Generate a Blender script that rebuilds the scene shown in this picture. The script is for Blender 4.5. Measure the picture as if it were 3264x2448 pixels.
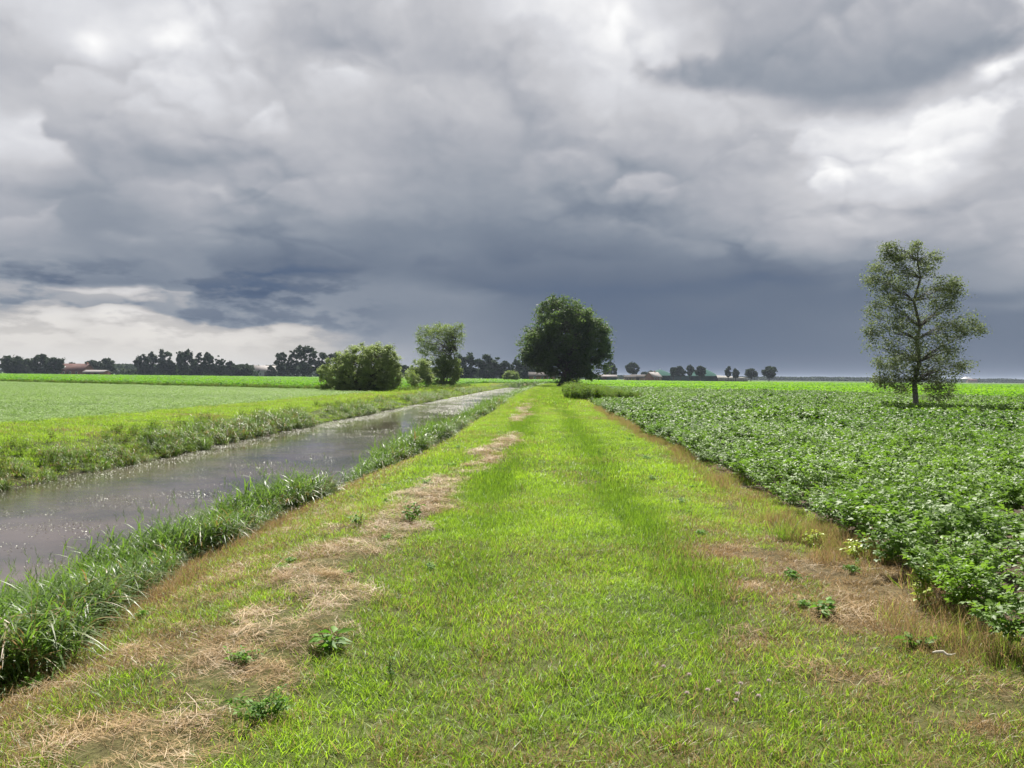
import bpy, math
import numpy as np
from mathutils import Vector, Matrix, Euler

# ------------------------------------------------------------------ camera, world, sun, exposure
for o in list(bpy.data.objects):
    bpy.data.objects.remove(o)
scene = bpy.context.scene
COL = scene.collection
R = math.radians
EXPO = 1.15
GAIN = 2 ** (-EXPO)

cam_data = bpy.data.cameras.new('camera')
cam_data.sensor_fit = 'HORIZONTAL'
cam_data.sensor_width = 36.0
cam_data.lens = 36.0 * 2650 / 3264
cam_data.clip_start = 0.05
cam_data.clip_end = 20000
cam = bpy.data.objects.new('camera', cam_data)
COL.objects.link(cam)
cam.location = (0, 0, 1.65)
cam_m = Matrix.Rotation(R(1.79), 4, 'Z') @ Matrix.Rotation(R(90 - 0.49), 4, 'X') @ Matrix.Rotation(R(0.61), 4, 'Z')
cam.rotation_euler = cam_m.to_euler()
scene.camera = cam

scene.view_settings.view_transform = 'Standard'
scene.view_settings.look = 'None'
scene.view_settings.gamma = 1
scene.view_settings.exposure = EXPO
scene.render.engine = 'CYCLES'
scene.cycles.max_bounces = 6
scene.cycles.diffuse_bounces = 2
scene.cycles.glossy_bounces = 3
scene.cycles.transmission_bounces = 3
scene.cycles.transparent_max_bounces = 6
scene.cycles.volume_bounces = 0
scene.cycles.sample_clamp_indirect = 4.0
scene.cycles.sample_clamp_direct = 12.0
scene.cycles.caustics_reflective = False
scene.cycles.caustics_refractive = False
scene.cycles.use_adaptive_sampling = True
scene.cycles.adaptive_threshold = 0.015
scene.cycles.use_denoising = True

SUN_AZ, SUN_EL = -4.0, 52.0
sunpos = Vector((math.sin(R(SUN_AZ)) * math.cos(R(SUN_EL)), math.cos(R(SUN_AZ)) * math.cos(R(SUN_EL)), math.sin(R(SUN_EL))))
sd = bpy.data.lights.new('sun', 'SUN')
sd.energy = 5.0
sd.angle = R(0.6)
sd.color = (1.0, 0.95, 0.86)
sun = bpy.data.objects.new('sun', sd)
COL.objects.link(sun)
sun.location = (0, 0, 60)
sun.rotation_euler = sunpos.to_track_quat('Z', 'Y').to_euler()


def srgb(c):
    c = np.asarray(c, float) / 255.0
    return np.where(c <= 0.04045, c / 12.92, ((c + 0.055) / 1.055) ** 2.4)


# brightness of the cloud cover over the northern half of the sky: rows by elevation, columns by azimuth
CLOUD = np.array([
    [195, 205, 200, 200, 205, 215, 190, 185, 190, 200, 220, 232, 215, 200, 180, 175, 175, 180, 185, 215, 240],
    [190, 200, 228, 228, 210, 212, 180, 180, 190, 188, 205, 215, 250, 215, 175, 165, 165, 165, 162, 180, 225],
    [175, 188, 215, 190, 205, 200, 175, 165, 172, 180, 195, 205, 215, 222, 182, 150, 145, 150, 146, 160, 235],
    [190, 175, 200, 195, 195, 185, 180, 178, 185, 170, 172, 185, 205, 200, 208, 172, 146, 158, 165, 195, 215],
    [218, 190, 176, 192, 188, 190, 185, 180, 175, 190, 155, 175, 195, 185, 195, 205, 208, 232, 212, 200, 185],
    [206, 206, 168, 148, 143, 166, 185, 168, 158, 156, 160, 150, 155, 170, 185, 175, 192, 236, 246, 225, 182],
    [160, 170, 163, 166, 180, 180, 175, 180, 158, 152, 142, 165, 140, 145, 175, 180, 200, 212, 206, 182, 172],
    [175, 160, 138, 155, 165, 148, 165, 148, 138, 137, 127, 135, 147, 155, 165, 175, 185, 190, 172, 172, 185],
    [165, 162, 150, 150, 143, 133, 124, 128, 128, 122, 114, 117, 120, 130, 150, 165, 175, 180, 158, 163, 190],
    [172, 145, 138, 145, 128, 114, 118, 118, 146, 148, 112, 110, 113, 120, 126, 118, 117, 116, 150, 160, 168],
    [180, 172, 160, 205, 142, 138, 133, 134, 138, 140, 128, 118, 114, 114, 114, 119, 124, 128, 132, 122, 128],
    [214, 218, 218, 216, 214, 208, 195, 170, 160, 146, 134, 122, 118, 117, 117, 118, 120, 124, 124, 124, 124],
    [220, 220, 218, 216, 214, 212, 202, 184, 172, 150, 134, 118, 116, 116, 116, 117, 119, 121, 122, 122, 122]], float)


def cloud_table():
    """bring the table from the view it was noted in to even steps of azimuth and elevation"""
    rot = np.array(cam_m.to_3x3())
    az = np.radians(np.linspace(-34, 34, 29))
    el = np.radians(np.linspace(-0.5, 25.5, 14))
    out = np.zeros((len(el), len(az)))
    for i, e in enumerate(el):
        for j, a in enumerate(az):
            d = np.array([math.sin(a) * math.cos(e), math.cos(a) * math.cos(e), math.sin(e)])
            c = rot.T @ d
            px = 1632 + 2650 * c[0] / -c[2]
            py = 1224 - 2650 * c[1] / -c[2]
            u = min(max(px / 163.2, 0), 19.999)
            v = min(max(py / 100.0, 0), 11.999)
            iu, iv = int(u), int(v)
            fu, fv = u - iu, v - iv
            out[i, j] = (CLOUD[iv, iu] * (1 - fu) + CLOUD[iv, iu + 1] * fu) * (1 - fv) + (CLOUD[iv + 1, iu] * (1 - fu) + CLOUD[iv + 1, iu + 1] * fu) * fv
    return az, el, out


FEAT_PX = [
    # noted on a 2212 wide view: x, y, half width, half height, top level, base level, softness, opacity, raggedness
    (1180, 440, 560, 150, 162, 142, 0.9, 0.45, 0.5), (560, 420, 480, 110, 170, 152, 0.9, 0.4, 0.5), (880, 150, 330, 120, 184, 174, 0.9, 0.4, 0.5),
    (90, 310, 95, 60, 222, 196, 0.6, 0.8, 0.5), (200, 85, 50, 44, 255, 240, 1.2, 0.9, 0.9), (375, 92, 66, 44, 250, 228, 1.2, 0.9, 0.9),
    (1340, 55, 34, 60, 255, 244, 0.9, 0.9, 0.5), (2170, 140, 55, 50, 255, 245, 0.8, 0.9, 0.5),
    (760, 225, 100, 60, 196, 176, 0.6, 0.7, 0.6), (1010, 290, 135, 75, 190, 148, 0.6, 0.8, 0.6),
    (290, 190, 240, 60, 178, 178, 0.7, 0.7, 0.5), (205, 245, 84, 92, 206, 160, 0.35, 0.85, 0.7), (375, 255, 118, 98, 210, 156, 0.32, 0.85, 0.7), (560, 290, 74, 52, 207, 168, 0.35, 0.8, 0.7),
    (410, 338, 180, 30, 158, 143, 0.8, 0.8, 0.5), (1700, 340, 110, 38, 186, 162, 0.7, 0.8, 0.6),
    (1840, 150, 400, 60, 160, 140, 0.55, 0.85, 0.4), (1890, 85, 320, 122, 174, 138, 0.4, 0.92, 0.4),
    (1870, 330, 95, 42, 240, 208, 0.8, 0.75, 1.2), (2015, 322, 125, 52, 246, 208, 0.7, 0.8, 1.2), (1800, 402, 56, 30, 236, 198, 0.5, 0.8, 1.0),
    (1225, 375, 110, 64, 180, 142, 0.4, 0.8, 0.5), (1385, 425, 84, 50, 188, 146, 0.35, 0.85, 0.5), (2085, 525, 100, 46, 186, 156, 0.5, 0.8, 0.5),
    (290, 515, 60, 30, 190, 176, 1.3, 0.6, 1.6), (50, 505, 90, 34, 190, 165, 0.6, 0.7, 0.6),
    (250, 598, 300, 34, 142, 124, 0.5, 0.85, 0.4), (860, 655, 260, 62, 146, 138, 0.6, 0.85, 0.25), (1330, 602, 560, 58, 128, 110, 0.45, 0.9, 0.3),
    (620, 575, 190, 46, 136, 110, 0.3, 0.95, 0.35), (2080, 640, 220, 26, 132, 116, 0.8, 0.8, 0.3),
    (470, 690, 150, 26, 150, 138, 0.3, 0.9, 0.4), (240, 650, 150, 18, 224, 214, 1.1, 0.85, 0.35), (420, 735, 330, 34, 222, 216, 0.9, 0.75, 0.4), (60, 715, 260, 40, 224, 216, 0.9, 0.75, 0.4), (70, 655, 90, 15, 165, 150, 0.5, 0.85, 0.8), (400, 660, 50, 14, 178, 160, 0.6, 0.8, 0.8), (215, 672, 62, 15, 172, 152, 0.35, 0.9, 0.5)]


def to_angles():
    rot = np.array(cam_m.to_3x3())
    out = []
    for (x, y, rx, ry, lt, lb, so, op, rag) in FEAT_PX:
        k = 3264 / 2212.0
        d = rot @ np.array([(x * k - 1632) / 2650, (1224 - y * k) / 2650, -1.0])
        d /= np.linalg.norm(d)
        out.append((math.degrees(math.atan2(d[0], d[1])), math.degrees(math.asin(d[2])), math.degrees(rx * k / 2650) * 0.95, math.degrees(ry * k / 2650) * 0.95, lt, lb, so, op, rag))
    return out


FEATURES = to_angles()


class NT:
    """small helper to write node trees"""
    def __init__(self, tree):
        self.t = tree
        self.n = tree.nodes
        self.l = tree.links

    def node(self, typ, **kw):
        n = self.n.new(typ)
        for k, v in kw.items():
            setattr(n, k, v)
        return n

    def put(self, sock, v):
        if v is None:
            return
        if isinstance(v, bpy.types.NodeSocket):
            self.l.new(v, sock)
        else:
            sock.default_value = v

    def math(self, op, a, b=None, c=None, clamp=False):
        n = self.node('ShaderNodeMath', operation=op)
        n.use_clamp = clamp
        self.put(n.inputs[0], a)
        self.put(n.inputs[1], b)
        self.put(n.inputs[2], c)
        return n.outputs[0]

    def mix(self, f, a, b, blend='MIX'):
        n = self.node('ShaderNodeMix', data_type='RGBA', blend_type=blend)
        self.put(n.inputs[0], f)
        self.put(n.inputs[6], a)
        self.put(n.inputs[7], b)
        return n.outputs[2]

    def fmix(self, f, a, b):
        n = self.node('ShaderNodeMix', data_type='FLOAT')
        self.put(n.inputs[0], f)
        self.put(n.inputs[2], a)
        self.put(n.inputs[3], b)
        return n.outputs[0]

    def smooth(self, v, a, b, lo=0.0, hi=1.0):
        n = self.node('ShaderNodeMapRange', interpolation_type='SMOOTHSTEP')
        self.put(n.inputs[0], v)
        for k, x in ((1, a), (2, b), (3, lo), (4, hi)):
            n.inputs[k].default_value = x
        return n.outputs[0]

    def noise(self, vec, scale, detail=6, rough=0.55, lac=2.0, dist=0.0, dims='3D', typ='FBM', w=None):
        n = self.node('ShaderNodeTexNoise', noise_dimensions=dims, noise_type=typ)
        self.put(n.inputs['Vector'], vec)
        if w is not None:
            n.inputs['W'].default_value = w
        n.inputs['Scale'].default_value = scale
        n.inputs['Detail'].default_value = detail
        n.inputs['Roughness'].default_value = rough
        n.inputs['Lacunarity'].default_value = lac
        n.inputs['Distortion'].default_value = dist
        return n.outputs[0], n.outputs[1]

    def xyz(self, x, y, z):
        n = self.node('ShaderNodeCombineXYZ')
        self.put(n.inputs[0], x)
        self.put(n.inputs[1], y)
        self.put(n.inputs[2], z)
        return n.outputs[0]

    def ramp(self, f, stops, interp='LINEAR'):
        n = self.node('ShaderNodeValToRGB')
        cr = n.color_ramp
        cr.interpolation = interp
        while len(cr.elements) < len(stops):
            cr.elements.new(1.0)
        for e, (p, c) in zip(cr.elements, stops):
            e.position = p
            e.color = (c, c, c, 1) if np.isscalar(c) else tuple(c) + (1,)
        self.put(n.inputs[0], f)
        return n.outputs[0]


def build_world():
    w = bpy.data.worlds.new('World')
    scene.world = w
    w.use_nodes = True
    w.node_tree.nodes.clear()
    N = NT(w.node_tree)
    tc = N.node('ShaderNodeTexCoord').outputs['Generated']
    sep = N.node('ShaderNodeSeparateXYZ')
    N.put(sep.inputs[0], tc)
    X, Y, Z = sep.outputs
    az = N.math('ARCTAN2', X, Y)
    el = N.math('ARCSINE', Z)
    # cloud coordinates: flattened towards the horizon
    def lift(e_):
        return N.math('MULTIPLY', N.math('LOGARITHM', N.math('ADD', N.math('MAXIMUM', e_, 0.0), 0.15), math.e), 0.62)
    sv = N.xyz(az, lift(el), 0.0)

    def puffs(p, sc):
        """cauliflower field: rounded lumps upon rounded lumps"""
        n = N.node('ShaderNodeTexVoronoi', voronoi_dimensions='2D', feature='F1')
        N.put(n.inputs['Vector'], p)
        n.inputs['Scale'].default_value = sc
        n.inputs['Detail'].default_value = 2.0
        n.inputs['Roughness'].default_value = 0.38
        n.inputs['Lacunarity'].default_value = 2.3
        d_ = n.outputs['Distance']
        return N.math('MULTIPLY', d_, d_)
    _, wc1 = N.noise(sv, 4.5, 2, 0.5)
    s1 = N.node('ShaderNodeSeparateXYZ')
    N.put(s1.inputs[0], wc1)
    _, wc2 = N.noise(sv, 15.0, 4, 0.55)
    s2 = N.node('ShaderNodeSeparateXYZ')
    N.put(s2.inputs[0], wc2)
    wa = N.smooth(el, 0.0, 0.30, 0.45, 1.0)
    wv = N.node('ShaderNodeVectorMath', operation='MULTIPLY_ADD')
    N.put(wv.inputs[0], wc2)
    wv.inputs[1].default_value = (0.055, 0.055, 0.0)
    N.put(wv.inputs[2], sv)
    sw = wv.outputs[0]
    pf = puffs(sw, 7.5)
    pf0 = N.math('SUBTRACT', pf, 0.22)

    def warp(base, a, b, c, ka, kb, kc):
        t = N.math('ADD', N.math('MULTIPLY', N.math('SUBTRACT', a, 0.5), ka), N.math('MULTIPLY', N.math('SUBTRACT', b, 0.5), kb))
        t = N.math('ADD', t, N.math('MULTIPLY', c, kc))
        return N.math('ADD', base, N.math('MULTIPLY', t, wa))
    azw = warp(az, s1.outputs[0], s2.outputs[0], pf0, 0.045, 0.028, 0.012)
    elw = warp(el, s1.outputs[1], s2.outputs[1], pf0, 0.03, 0.018, -0.035)
    a, e, tab = cloud_table()
    fac = N.math('DIVIDE', N.math('ADD', azw, -float(a[0])), float(a[-1] - a[0]), clamp=True)
    t = N.math('DIVIDE', N.math('ADD', elw, -float(e[0])), float(e[1] - e[0]))
    g = None
    for i in range(len(e)):
        r = N.ramp(fac, [(k / (len(a) - 1), float(tab[i, k] / 255.0)) for k in range(len(a))], 'CARDINAL')
        if g is None:
            g = r
        else:
            g = N.mix(N.smooth(t, i - 1, i), g, r)
    bw = N.node('ShaderNodeRGBToBW')
    N.put(bw.inputs[0], g)
    g = bw.outputs[0]
    # sky away from the north: generic broken cloud
    gen, _ = N.noise(sv, 3.0, 4, 0.55)
    gen = N.smooth(gen, 0.3, 0.75, 0.52, 0.95)
    back = N.math('MAXIMUM', N.smooth(N.math('ABSOLUTE', az), R(33), R(60)), N.smooth(el, R(25), R(42)))
    g = N.fmix(back, g, gen)

    # single clouds and openings: bearing, height, half width, half height (degrees), level of top and base, softness, opacity
    ed = N.math('ADD', N.math('MULTIPLY', pf0, -0.8), N.math('MULTIPLY', N.math('SUBTRACT', s2.outputs[2], 0.5), 1.1))
    ez = N.math('ADD', el, N.math('MULTIPLY', pf0, -0.02))
    P = N.xyz(azw, ez, 0.0)
    for (ca, ce, ra, re, lt, lb, soft_, op, rag) in FEATURES:
        vm = N.node('ShaderNodeVectorMath', operation='MULTIPLY_ADD')
        N.put(vm.inputs[0], P)
        vm.inputs[1].default_value = (1 / R(ra), 1 / R(re), 0)
        vm.inputs[2].default_value = (-ca / ra, -ce / re, 0)
        ln = N.node('ShaderNodeVectorMath', operation='LENGTH')
        N.put(ln.inputs[0], vm.outputs[0])
        sp = N.node('ShaderNodeSeparateXYZ')
        N.put(sp.inputs[0], vm.outputs[0])
        dd = N.math('MULTIPLY_ADD', ed, rag, ln.outputs['Value'])
        m_ = N.smooth(dd, 1.0, 1.0 - soft_, 0.0, op)
        mr = N.node('ShaderNodeMapRange')
        N.put(mr.inputs[0], sp.outputs[1])
        for q, x in ((1, -0.9), (2, 0.7), (3, lb / 255.0), (4, lt / 255.0)):
            mr.inputs[q].default_value = x
        g = N.fmix(m_, g, mr.outputs[0])

    # relief: the lump field minus the same field a little further up, so tops are lit and undersides grey
    up = N.node('ShaderNodeVectorMath', operation='ADD')
    N.put(up.inputs[0], sw)
    up.inputs[1].default_value = (0.006, 0.016, 0)
    relief = N.math('SUBTRACT', puffs(up.outputs[0], 7.5), pf)
    mask, _ = N.noise(sv, 3.3, 3, 0.5)
    mask = N.smooth(mask, 0.40, 0.62, 0.25, 1.0)
    soft, _ = N.noise(sv, 6.0, 6, 0.5)
    calm = N.smooth(el, R(5), R(12), 0.22, 1.0)
    rain = N.math('MULTIPLY', N.smooth(az, R(-10), R(0)), N.smooth(el, R(10), R(6)))
    calm = N.math('MULTIPLY', calm, N.math('SUBTRACT', 1.0, N.math('MULTIPLY', rain, 0.85)))
    amp = N.smooth(g, 0.42, 0.75, 0.45, 1.0)
    d = N.math('MULTIPLY', N.math('MULTIPLY', relief, 0.20), mask)
    d = N.math('ADD', d, N.math('MULTIPLY', N.math('SUBTRACT', soft, 0.5), 0.09))
    d = N.math('MULTIPLY', N.math('MULTIPLY', d, calm), amp)
    g = N.math('ADD', g, d)
    # low broken cumulus at the bright western horizon
    lowp = N.xyz(az, N.math('MULTIPLY', el, 3.0), 1.7)
    lv, _ = N.noise(lowp, 21.0, 7, 0.55)
    lowm = N.math('MULTIPLY', N.smooth(az, R(-8), R(-16)), N.math('MULTIPLY', N.smooth(el, R(0.8), R(3.2)), N.smooth(el, R(8.0), R(5.0))))
    lows = N.smooth(lv, 0.44, 0.62, 0.03, -0.08)
    g = N.math('ADD', g, N.math('MULTIPLY', lows, lowm))
    fine, _ = N.noise(sv, 60.0, 3, 0.5)
    g = N.math('ADD', g, N.math('MULTIPLY', N.math('MULTIPLY', N.math('SUBTRACT', fine, 0.5), 0.035), calm))
    g = N.math('ADD', g, N.smooth(el, R(6), R(13), 0.0, 0.045))
    g = N.math('MAXIMUM', g, 0.3)
    # brightness -> cloud colour (sRGB levels turned linear)
    lev = [90, 108, 120, 140, 160, 180, 200, 220, 240, 255]
    colr = [(66, 84, 110), (88, 104, 129), (105, 117, 136), (127, 137, 152), (151, 158, 169), (175, 178, 186), (198, 199, 204), (218, 219, 224), (241, 241, 243), (255, 255, 255)]
    col = N.ramp(g, [(l / 255.0, srgb(c)) for l, c in zip(lev, colr)])
    warm = N.math('MULTIPLY', N.smooth(az, R(0), R(-18)), N.smooth(el, R(8), R(1.5)))
    warm = N.math('MULTIPLY', warm, N.smooth(g, 0.55, 0.75))
    col = N.mix(warm, col, N.mix(1.0, col, (1.05, 1.0, 0.90, 1), 'MULTIPLY'))
    mul = N.node('ShaderNodeVectorMath', operation='SCALE')
    N.put(mul.inputs[0], col)
    mul.inputs['Scale'].default_value = GAIN
    col = mul.outputs[0]
    # clear air between the clouds overhead and behind
    sky = N.node('ShaderNodeTexSky', sky_type='NISHITA')
    sky.sun_disc = False
    sky.sun_elevation = R(SUN_EL)
    sky.sun_rotation = R(SUN_AZ)
    sk = N.node('ShaderNodeVectorMath', operation='SCALE')
    N.put(sk.inputs[0], sky.outputs[0])
    sk.inputs['Scale'].default_value = 0.08
    gap, _ = N.noise(sv, 2.2, 3, 0.5)
    gapf = N.math('MULTIPLY', N.math('MULTIPLY', N.smooth(gap, 0.55, 0.66), back), 0.9)
    col = N.mix(gapf, col, sk.outputs[0])
    bg = N.node('ShaderNodeBackground')
    N.put(bg.inputs[0], col)
    bg.inputs[1].default_value = 1.0
    out = N.node('ShaderNodeOutputWorld')
    N.l.new(bg.outputs[0], out.inputs[0])
    w.cycles.sampling_method = 'MANUAL'
    w.cycles.sample_map_resolution = 512


build_world()

# ------------------------------------------------------------------ helpers
rng = np.random.default_rng(7)


def vnoise(x, y, scale, seed=0):
    """value noise, 0..1"""
    x = np.asarray(x, float) * scale + seed * 17.3
    y = np.asarray(y, float) * scale + seed * 5.7
    xi, yi = np.floor(x), np.floor(y)
    fx, fy = x - xi, y - yi
    fx = fx * fx * (3 - 2 * fx)
    fy = fy * fy * (3 - 2 * fy)

    def h(a, b):
        s = np.sin(a * 127.1 + b * 311.7 + seed * 74.7) * 43758.5453
        return s - np.floor(s)
    return (h(xi, yi) * (1 - fx) + h(xi + 1, yi) * fx) * (1 - fy) + (h(xi, yi + 1) * (1 - fx) + h(xi + 1, yi + 1) * fx) * fy


def fbm(x, y, scale, seed=0, octv=4):
    s, a, t = 0, 1, 0
    for k in range(octv):
        s = s + vnoise(x, y, scale * 2 ** k, seed + k * 3) * a
        t += a
        a *= 0.55
    return s / t


def sstep(v, a, b):
    t = np.clip((np.asarray(v, float) - a) / (b - a), 0, 1)
    return t * t * (3 - 2 * t)


def tag(o, label=None, cat=None, group=None, kind=None):
    if label: o['label'] = label
    if cat: o['category'] = cat
    if group: o['group'] = group
    if kind: o['kind'] = kind
    return o


def mesh_np(name, verts, faces, mats=(), smooth=False, attrs=None, mat_idx=None):
    """verts (n,3); faces a list of (m,k) integer arrays"""
    verts = np.asarray(verts, np.float32)
    me = bpy.data.meshes.new(name)
    faces = [np.asarray(f, np.int32) for f in faces if len(f)]
    nl = sum(f.size for f in faces)
    nf = sum(len(f) for f in faces)
    me.vertices.add(len(verts))
    me.vertices.foreach_set('co', verts.ravel())
    me.loops.add(nl)
    me.polygons.add(nf)
    if nl:
        me.loops.foreach_set('vertex_index', np.concatenate([f.ravel() for f in faces]))
        tot = np.concatenate([np.full(len(f), f.shape[1], np.int32) for f in faces])
        st = np.concatenate([[0], np.cumsum(tot)[:-1]]).astype(np.int32)
        me.polygons.foreach_set('loop_start', st)
        me.polygons.foreach_set('loop_total', tot)
    if mat_idx is not None:
        me.polygons.foreach_set('material_index', np.asarray(mat_idx, np.int32))
    for m in mats:
        me.materials.append(m)
    me.update(calc_edges=True)
    if smooth:
        me.polygons.foreach_set('use_smooth', np.ones(nf, bool))
    for k, v in (attrs or {}).items():
        v = np.asarray(v, np.float32)
        if v.ndim == 1:
            a = me.attributes.new(k, 'FLOAT', 'POINT')
            a.data.foreach_set('value', v)
        elif v.shape[1] == 3:
            a = me.attributes.new(k, 'FLOAT_VECTOR', 'POINT')
            a.data.foreach_set('vector', v.ravel())
        else:
            a = me.attributes.new(k, 'FLOAT_COLOR', 'POINT')
            a.data.foreach_set('color', v.ravel())
    return me


def link(name, me, parent=None, loc=None):
    o = bpy.data.objects.new(name, me)
    COL.objects.link(o)
    if parent: o.parent = parent
    if loc is not None: o.location = loc
    return o


def empty(name, loc):
    o = bpy.data.objects.new(name, None)
    COL.objects.link(o)
    o.location = loc
    o.empty_display_size = 0.5
    return o


# ------------------------------------------------------------------ materials
def new_mat(name):
    m = bpy.data.materials.new(name)
    m.use_nodes = True
    m.node_tree.nodes.clear()
    N = NT(m.node_tree)
    out = N.node('ShaderNodeOutputMaterial')
    return m, N, out


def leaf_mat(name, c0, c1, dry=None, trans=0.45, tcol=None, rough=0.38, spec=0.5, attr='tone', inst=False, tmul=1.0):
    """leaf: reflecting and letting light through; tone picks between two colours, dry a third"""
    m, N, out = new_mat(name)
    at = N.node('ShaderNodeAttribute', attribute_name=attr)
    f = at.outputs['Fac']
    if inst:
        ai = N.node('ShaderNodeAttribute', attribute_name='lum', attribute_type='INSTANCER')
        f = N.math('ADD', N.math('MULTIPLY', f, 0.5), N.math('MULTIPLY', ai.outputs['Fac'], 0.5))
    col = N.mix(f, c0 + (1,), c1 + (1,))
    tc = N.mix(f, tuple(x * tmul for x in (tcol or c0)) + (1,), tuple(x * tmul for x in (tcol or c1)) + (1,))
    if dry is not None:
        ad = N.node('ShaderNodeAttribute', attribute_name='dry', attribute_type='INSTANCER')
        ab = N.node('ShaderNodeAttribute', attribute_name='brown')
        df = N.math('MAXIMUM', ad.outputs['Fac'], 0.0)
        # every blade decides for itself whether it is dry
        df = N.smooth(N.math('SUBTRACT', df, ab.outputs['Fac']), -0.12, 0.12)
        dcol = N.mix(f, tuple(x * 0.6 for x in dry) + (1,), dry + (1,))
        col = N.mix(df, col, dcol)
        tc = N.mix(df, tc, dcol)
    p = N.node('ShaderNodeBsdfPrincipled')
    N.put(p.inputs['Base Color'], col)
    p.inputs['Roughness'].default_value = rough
    p.inputs['Specular IOR Level'].default_value = spec
    t = N.node('ShaderNodeBsdfTranslucent')
    N.put(t.inputs[0], tc)
    mx = N.node('ShaderNodeMixShader')
    mx.inputs[0].default_value = trans
    N.l.new(p.outputs[0], mx.inputs[1])
    N.l.new(t.outputs[0], mx.inputs[2])
    N.l.new(mx.outputs[0], out.inputs[0])
    return m


def plain_mat(name, c, rough=0.8, var=0.25, scale=2.0, metal=0.0, spec=0.3, bump=0.0, c2=None):
    m, N, out = new_mat(name)
    tc = N.node('ShaderNodeTexCoord').outputs['Object']
    v, _ = N.noise(tc, scale, 5, 0.6)
    v = N.smooth(v, 0.3, 0.7)
    c2 = c2 or tuple(x * (1 - var) for x in c)
    col = N.mix(v, c2 + (1,), c + (1,))
    p = N.node('ShaderNodeBsdfPrincipled')
    N.put(p.inputs['Base Color'], col)
    p.inputs['Roughness'].default_value = rough
    p.inputs['Metallic'].default_value = metal
    p.inputs['Specular IOR Level'].default_value = spec
    if bump:
        b = N.node('ShaderNodeBump')
        b.inputs['Strength'].default_value = bump
        N.put(b.inputs['Height'], v)
        N.l.new(b.outputs[0], p.inputs['Normal'])
    N.l.new(p.outputs[0], out.inputs[0])
    return m


M = {}
M['grass'] = leaf_mat('grass_blade', (0.050, 0.105, 0.010), (0.250, 0.385, 0.020), dry=(0.36, 0.245, 0.11), trans=0.55, rough=0.45, spec=0.33, inst=True, tmul=1.8)
M['straw'] = leaf_mat('cut_straw', (0.17, 0.105, 0.04), (0.50, 0.345, 0.165), trans=0.25, rough=0.5, spec=0.3, inst=True)
M['reed'] = leaf_mat('reed_leaf', (0.026, 0.068, 0.010), (0.12, 0.20, 0.022), dry=(0.32, 0.20, 0.07), trans=0.45, rough=0.43, spec=0.38, inst=True, tmul=1.9)
M['potato'] = leaf_mat('potato_leaf', (0.040, 0.095, 0.012), (0.15, 0.26, 0.022), trans=0.42, rough=0.52, spec=0.38, inst=True, tmul=1.6)
M['stem'] = leaf_mat('potato_stem', (0.05, 0.11, 0.03), (0.09, 0.16, 0.04), trans=0.1)
M['vivid'] = leaf_mat('beet_leaf', (0.045, 0.15, 0.006), (0.20, 0.36, 0.008), trans=0.5, rough=0.6, spec=0.15, inst=True, tmul=1.6)
M['pale'] = leaf_mat('pale_crop_leaf', (0.10, 0.18, 0.035), (0.22, 0.33, 0.075), trans=0.4, rough=0.55, spec=0.28, inst=True, tmul=1.3)
M['weed'] = leaf_mat('weed_leaf', (0.045, 0.10, 0.008), (0.15, 0.25, 0.012), dry=(0.20, 0.15, 0.05), trans=0.45, rough=0.7, spec=0.1, inst=True, tmul=1.4)
M['floating'] = leaf_mat('floating_leaf', (0.05, 0.065, 0.02), (0.13, 0.14, 0.05), trans=0.1, rough=0.42, spec=0.45, inst=True)
M['herb'] = leaf_mat('herb_leaf', (0.06, 0.15, 0.012), (0.14, 0.28, 0.02), trans=0.42, rough=0.55, spec=0.25, tmul=1.5)
M['yellow'] = leaf_mat('yellow_leaf', (0.28, 0.38, 0.03), (0.42, 0.50, 0.06), trans=0.45, rough=0.4)
M['clover'] = leaf_mat('clover_head', (0.50, 0.38, 0.36), (0.75, 0.66, 0.62), trans=0.3, rough=0.6)
M['dark_tree'] = leaf_mat('dark_tree_leaf', (0.03, 0.055, 0.016), (0.085, 0.13, 0.03), trans=0.46, rough=0.6, spec=0.25, tmul=1.9)
M['far_tree'] = leaf_mat('far_tree_leaf', (0.022, 0.040, 0.020), (0.055, 0.085, 0.035), trans=0.25, rough=0.8, spec=0.1)
M['willow'] = leaf_mat('willow_leaf', (0.12, 0.165, 0.05), (0.30, 0.38, 0.11), trans=0.42, rough=0.55, spec=0.3, tmul=1.2)
M['alder'] = leaf_mat('pale_tree_leaf', (0.11, 0.16, 0.035), (0.24, 0.32, 0.07), trans=0.45, rough=0.55, spec=0.25, tmul=1.2)
M['birch'] = leaf_mat('birch_leaf', (0.08, 0.11, 0.04), (0.21, 0.26, 0.10), trans=0.42, rough=0.6, spec=0.25, tmul=1.2)
M['bark'] = plain_mat('dark_bark', (0.07, 0.055, 0.04), 0.9, 0.5, 3.0, bump=0.5)
M['pale_bark'] = plain_mat('pale_bark', (0.16, 0.15, 0.13), 0.8, 0.2, 6.0, c2=(0.06, 0.05, 0.045))
M['roof_red'] = plain_mat('red_roof_tiles', (0.10, 0.042, 0.034), 0.9, 0.3, 0.8)
M['roof_pale'] = plain_mat('pale_sheet_roof', (0.24, 0.22, 0.21), 0.8, 0.2, 0.5)
M['roof_dark'] = plain_mat('dark_roof_tiles', (0.06, 0.05, 0.045), 0.9, 0.3, 0.8)
M['brick'] = plain_mat('brick_wall', (0.24, 0.11, 0.075), 0.9, 0.3, 1.0)
M['tan_wall'] = plain_mat('tan_wall', (0.34, 0.25, 0.18), 0.9, 0.2, 0.6)
M['grey_wall'] = plain_mat('grey_wall', (0.28, 0.28, 0.28), 0.9, 0.2, 0.5)
M['dark_wood'] = plain_mat('dark_wood', (0.06, 0.045, 0.035), 0.9, 0.3, 1.0)
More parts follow.
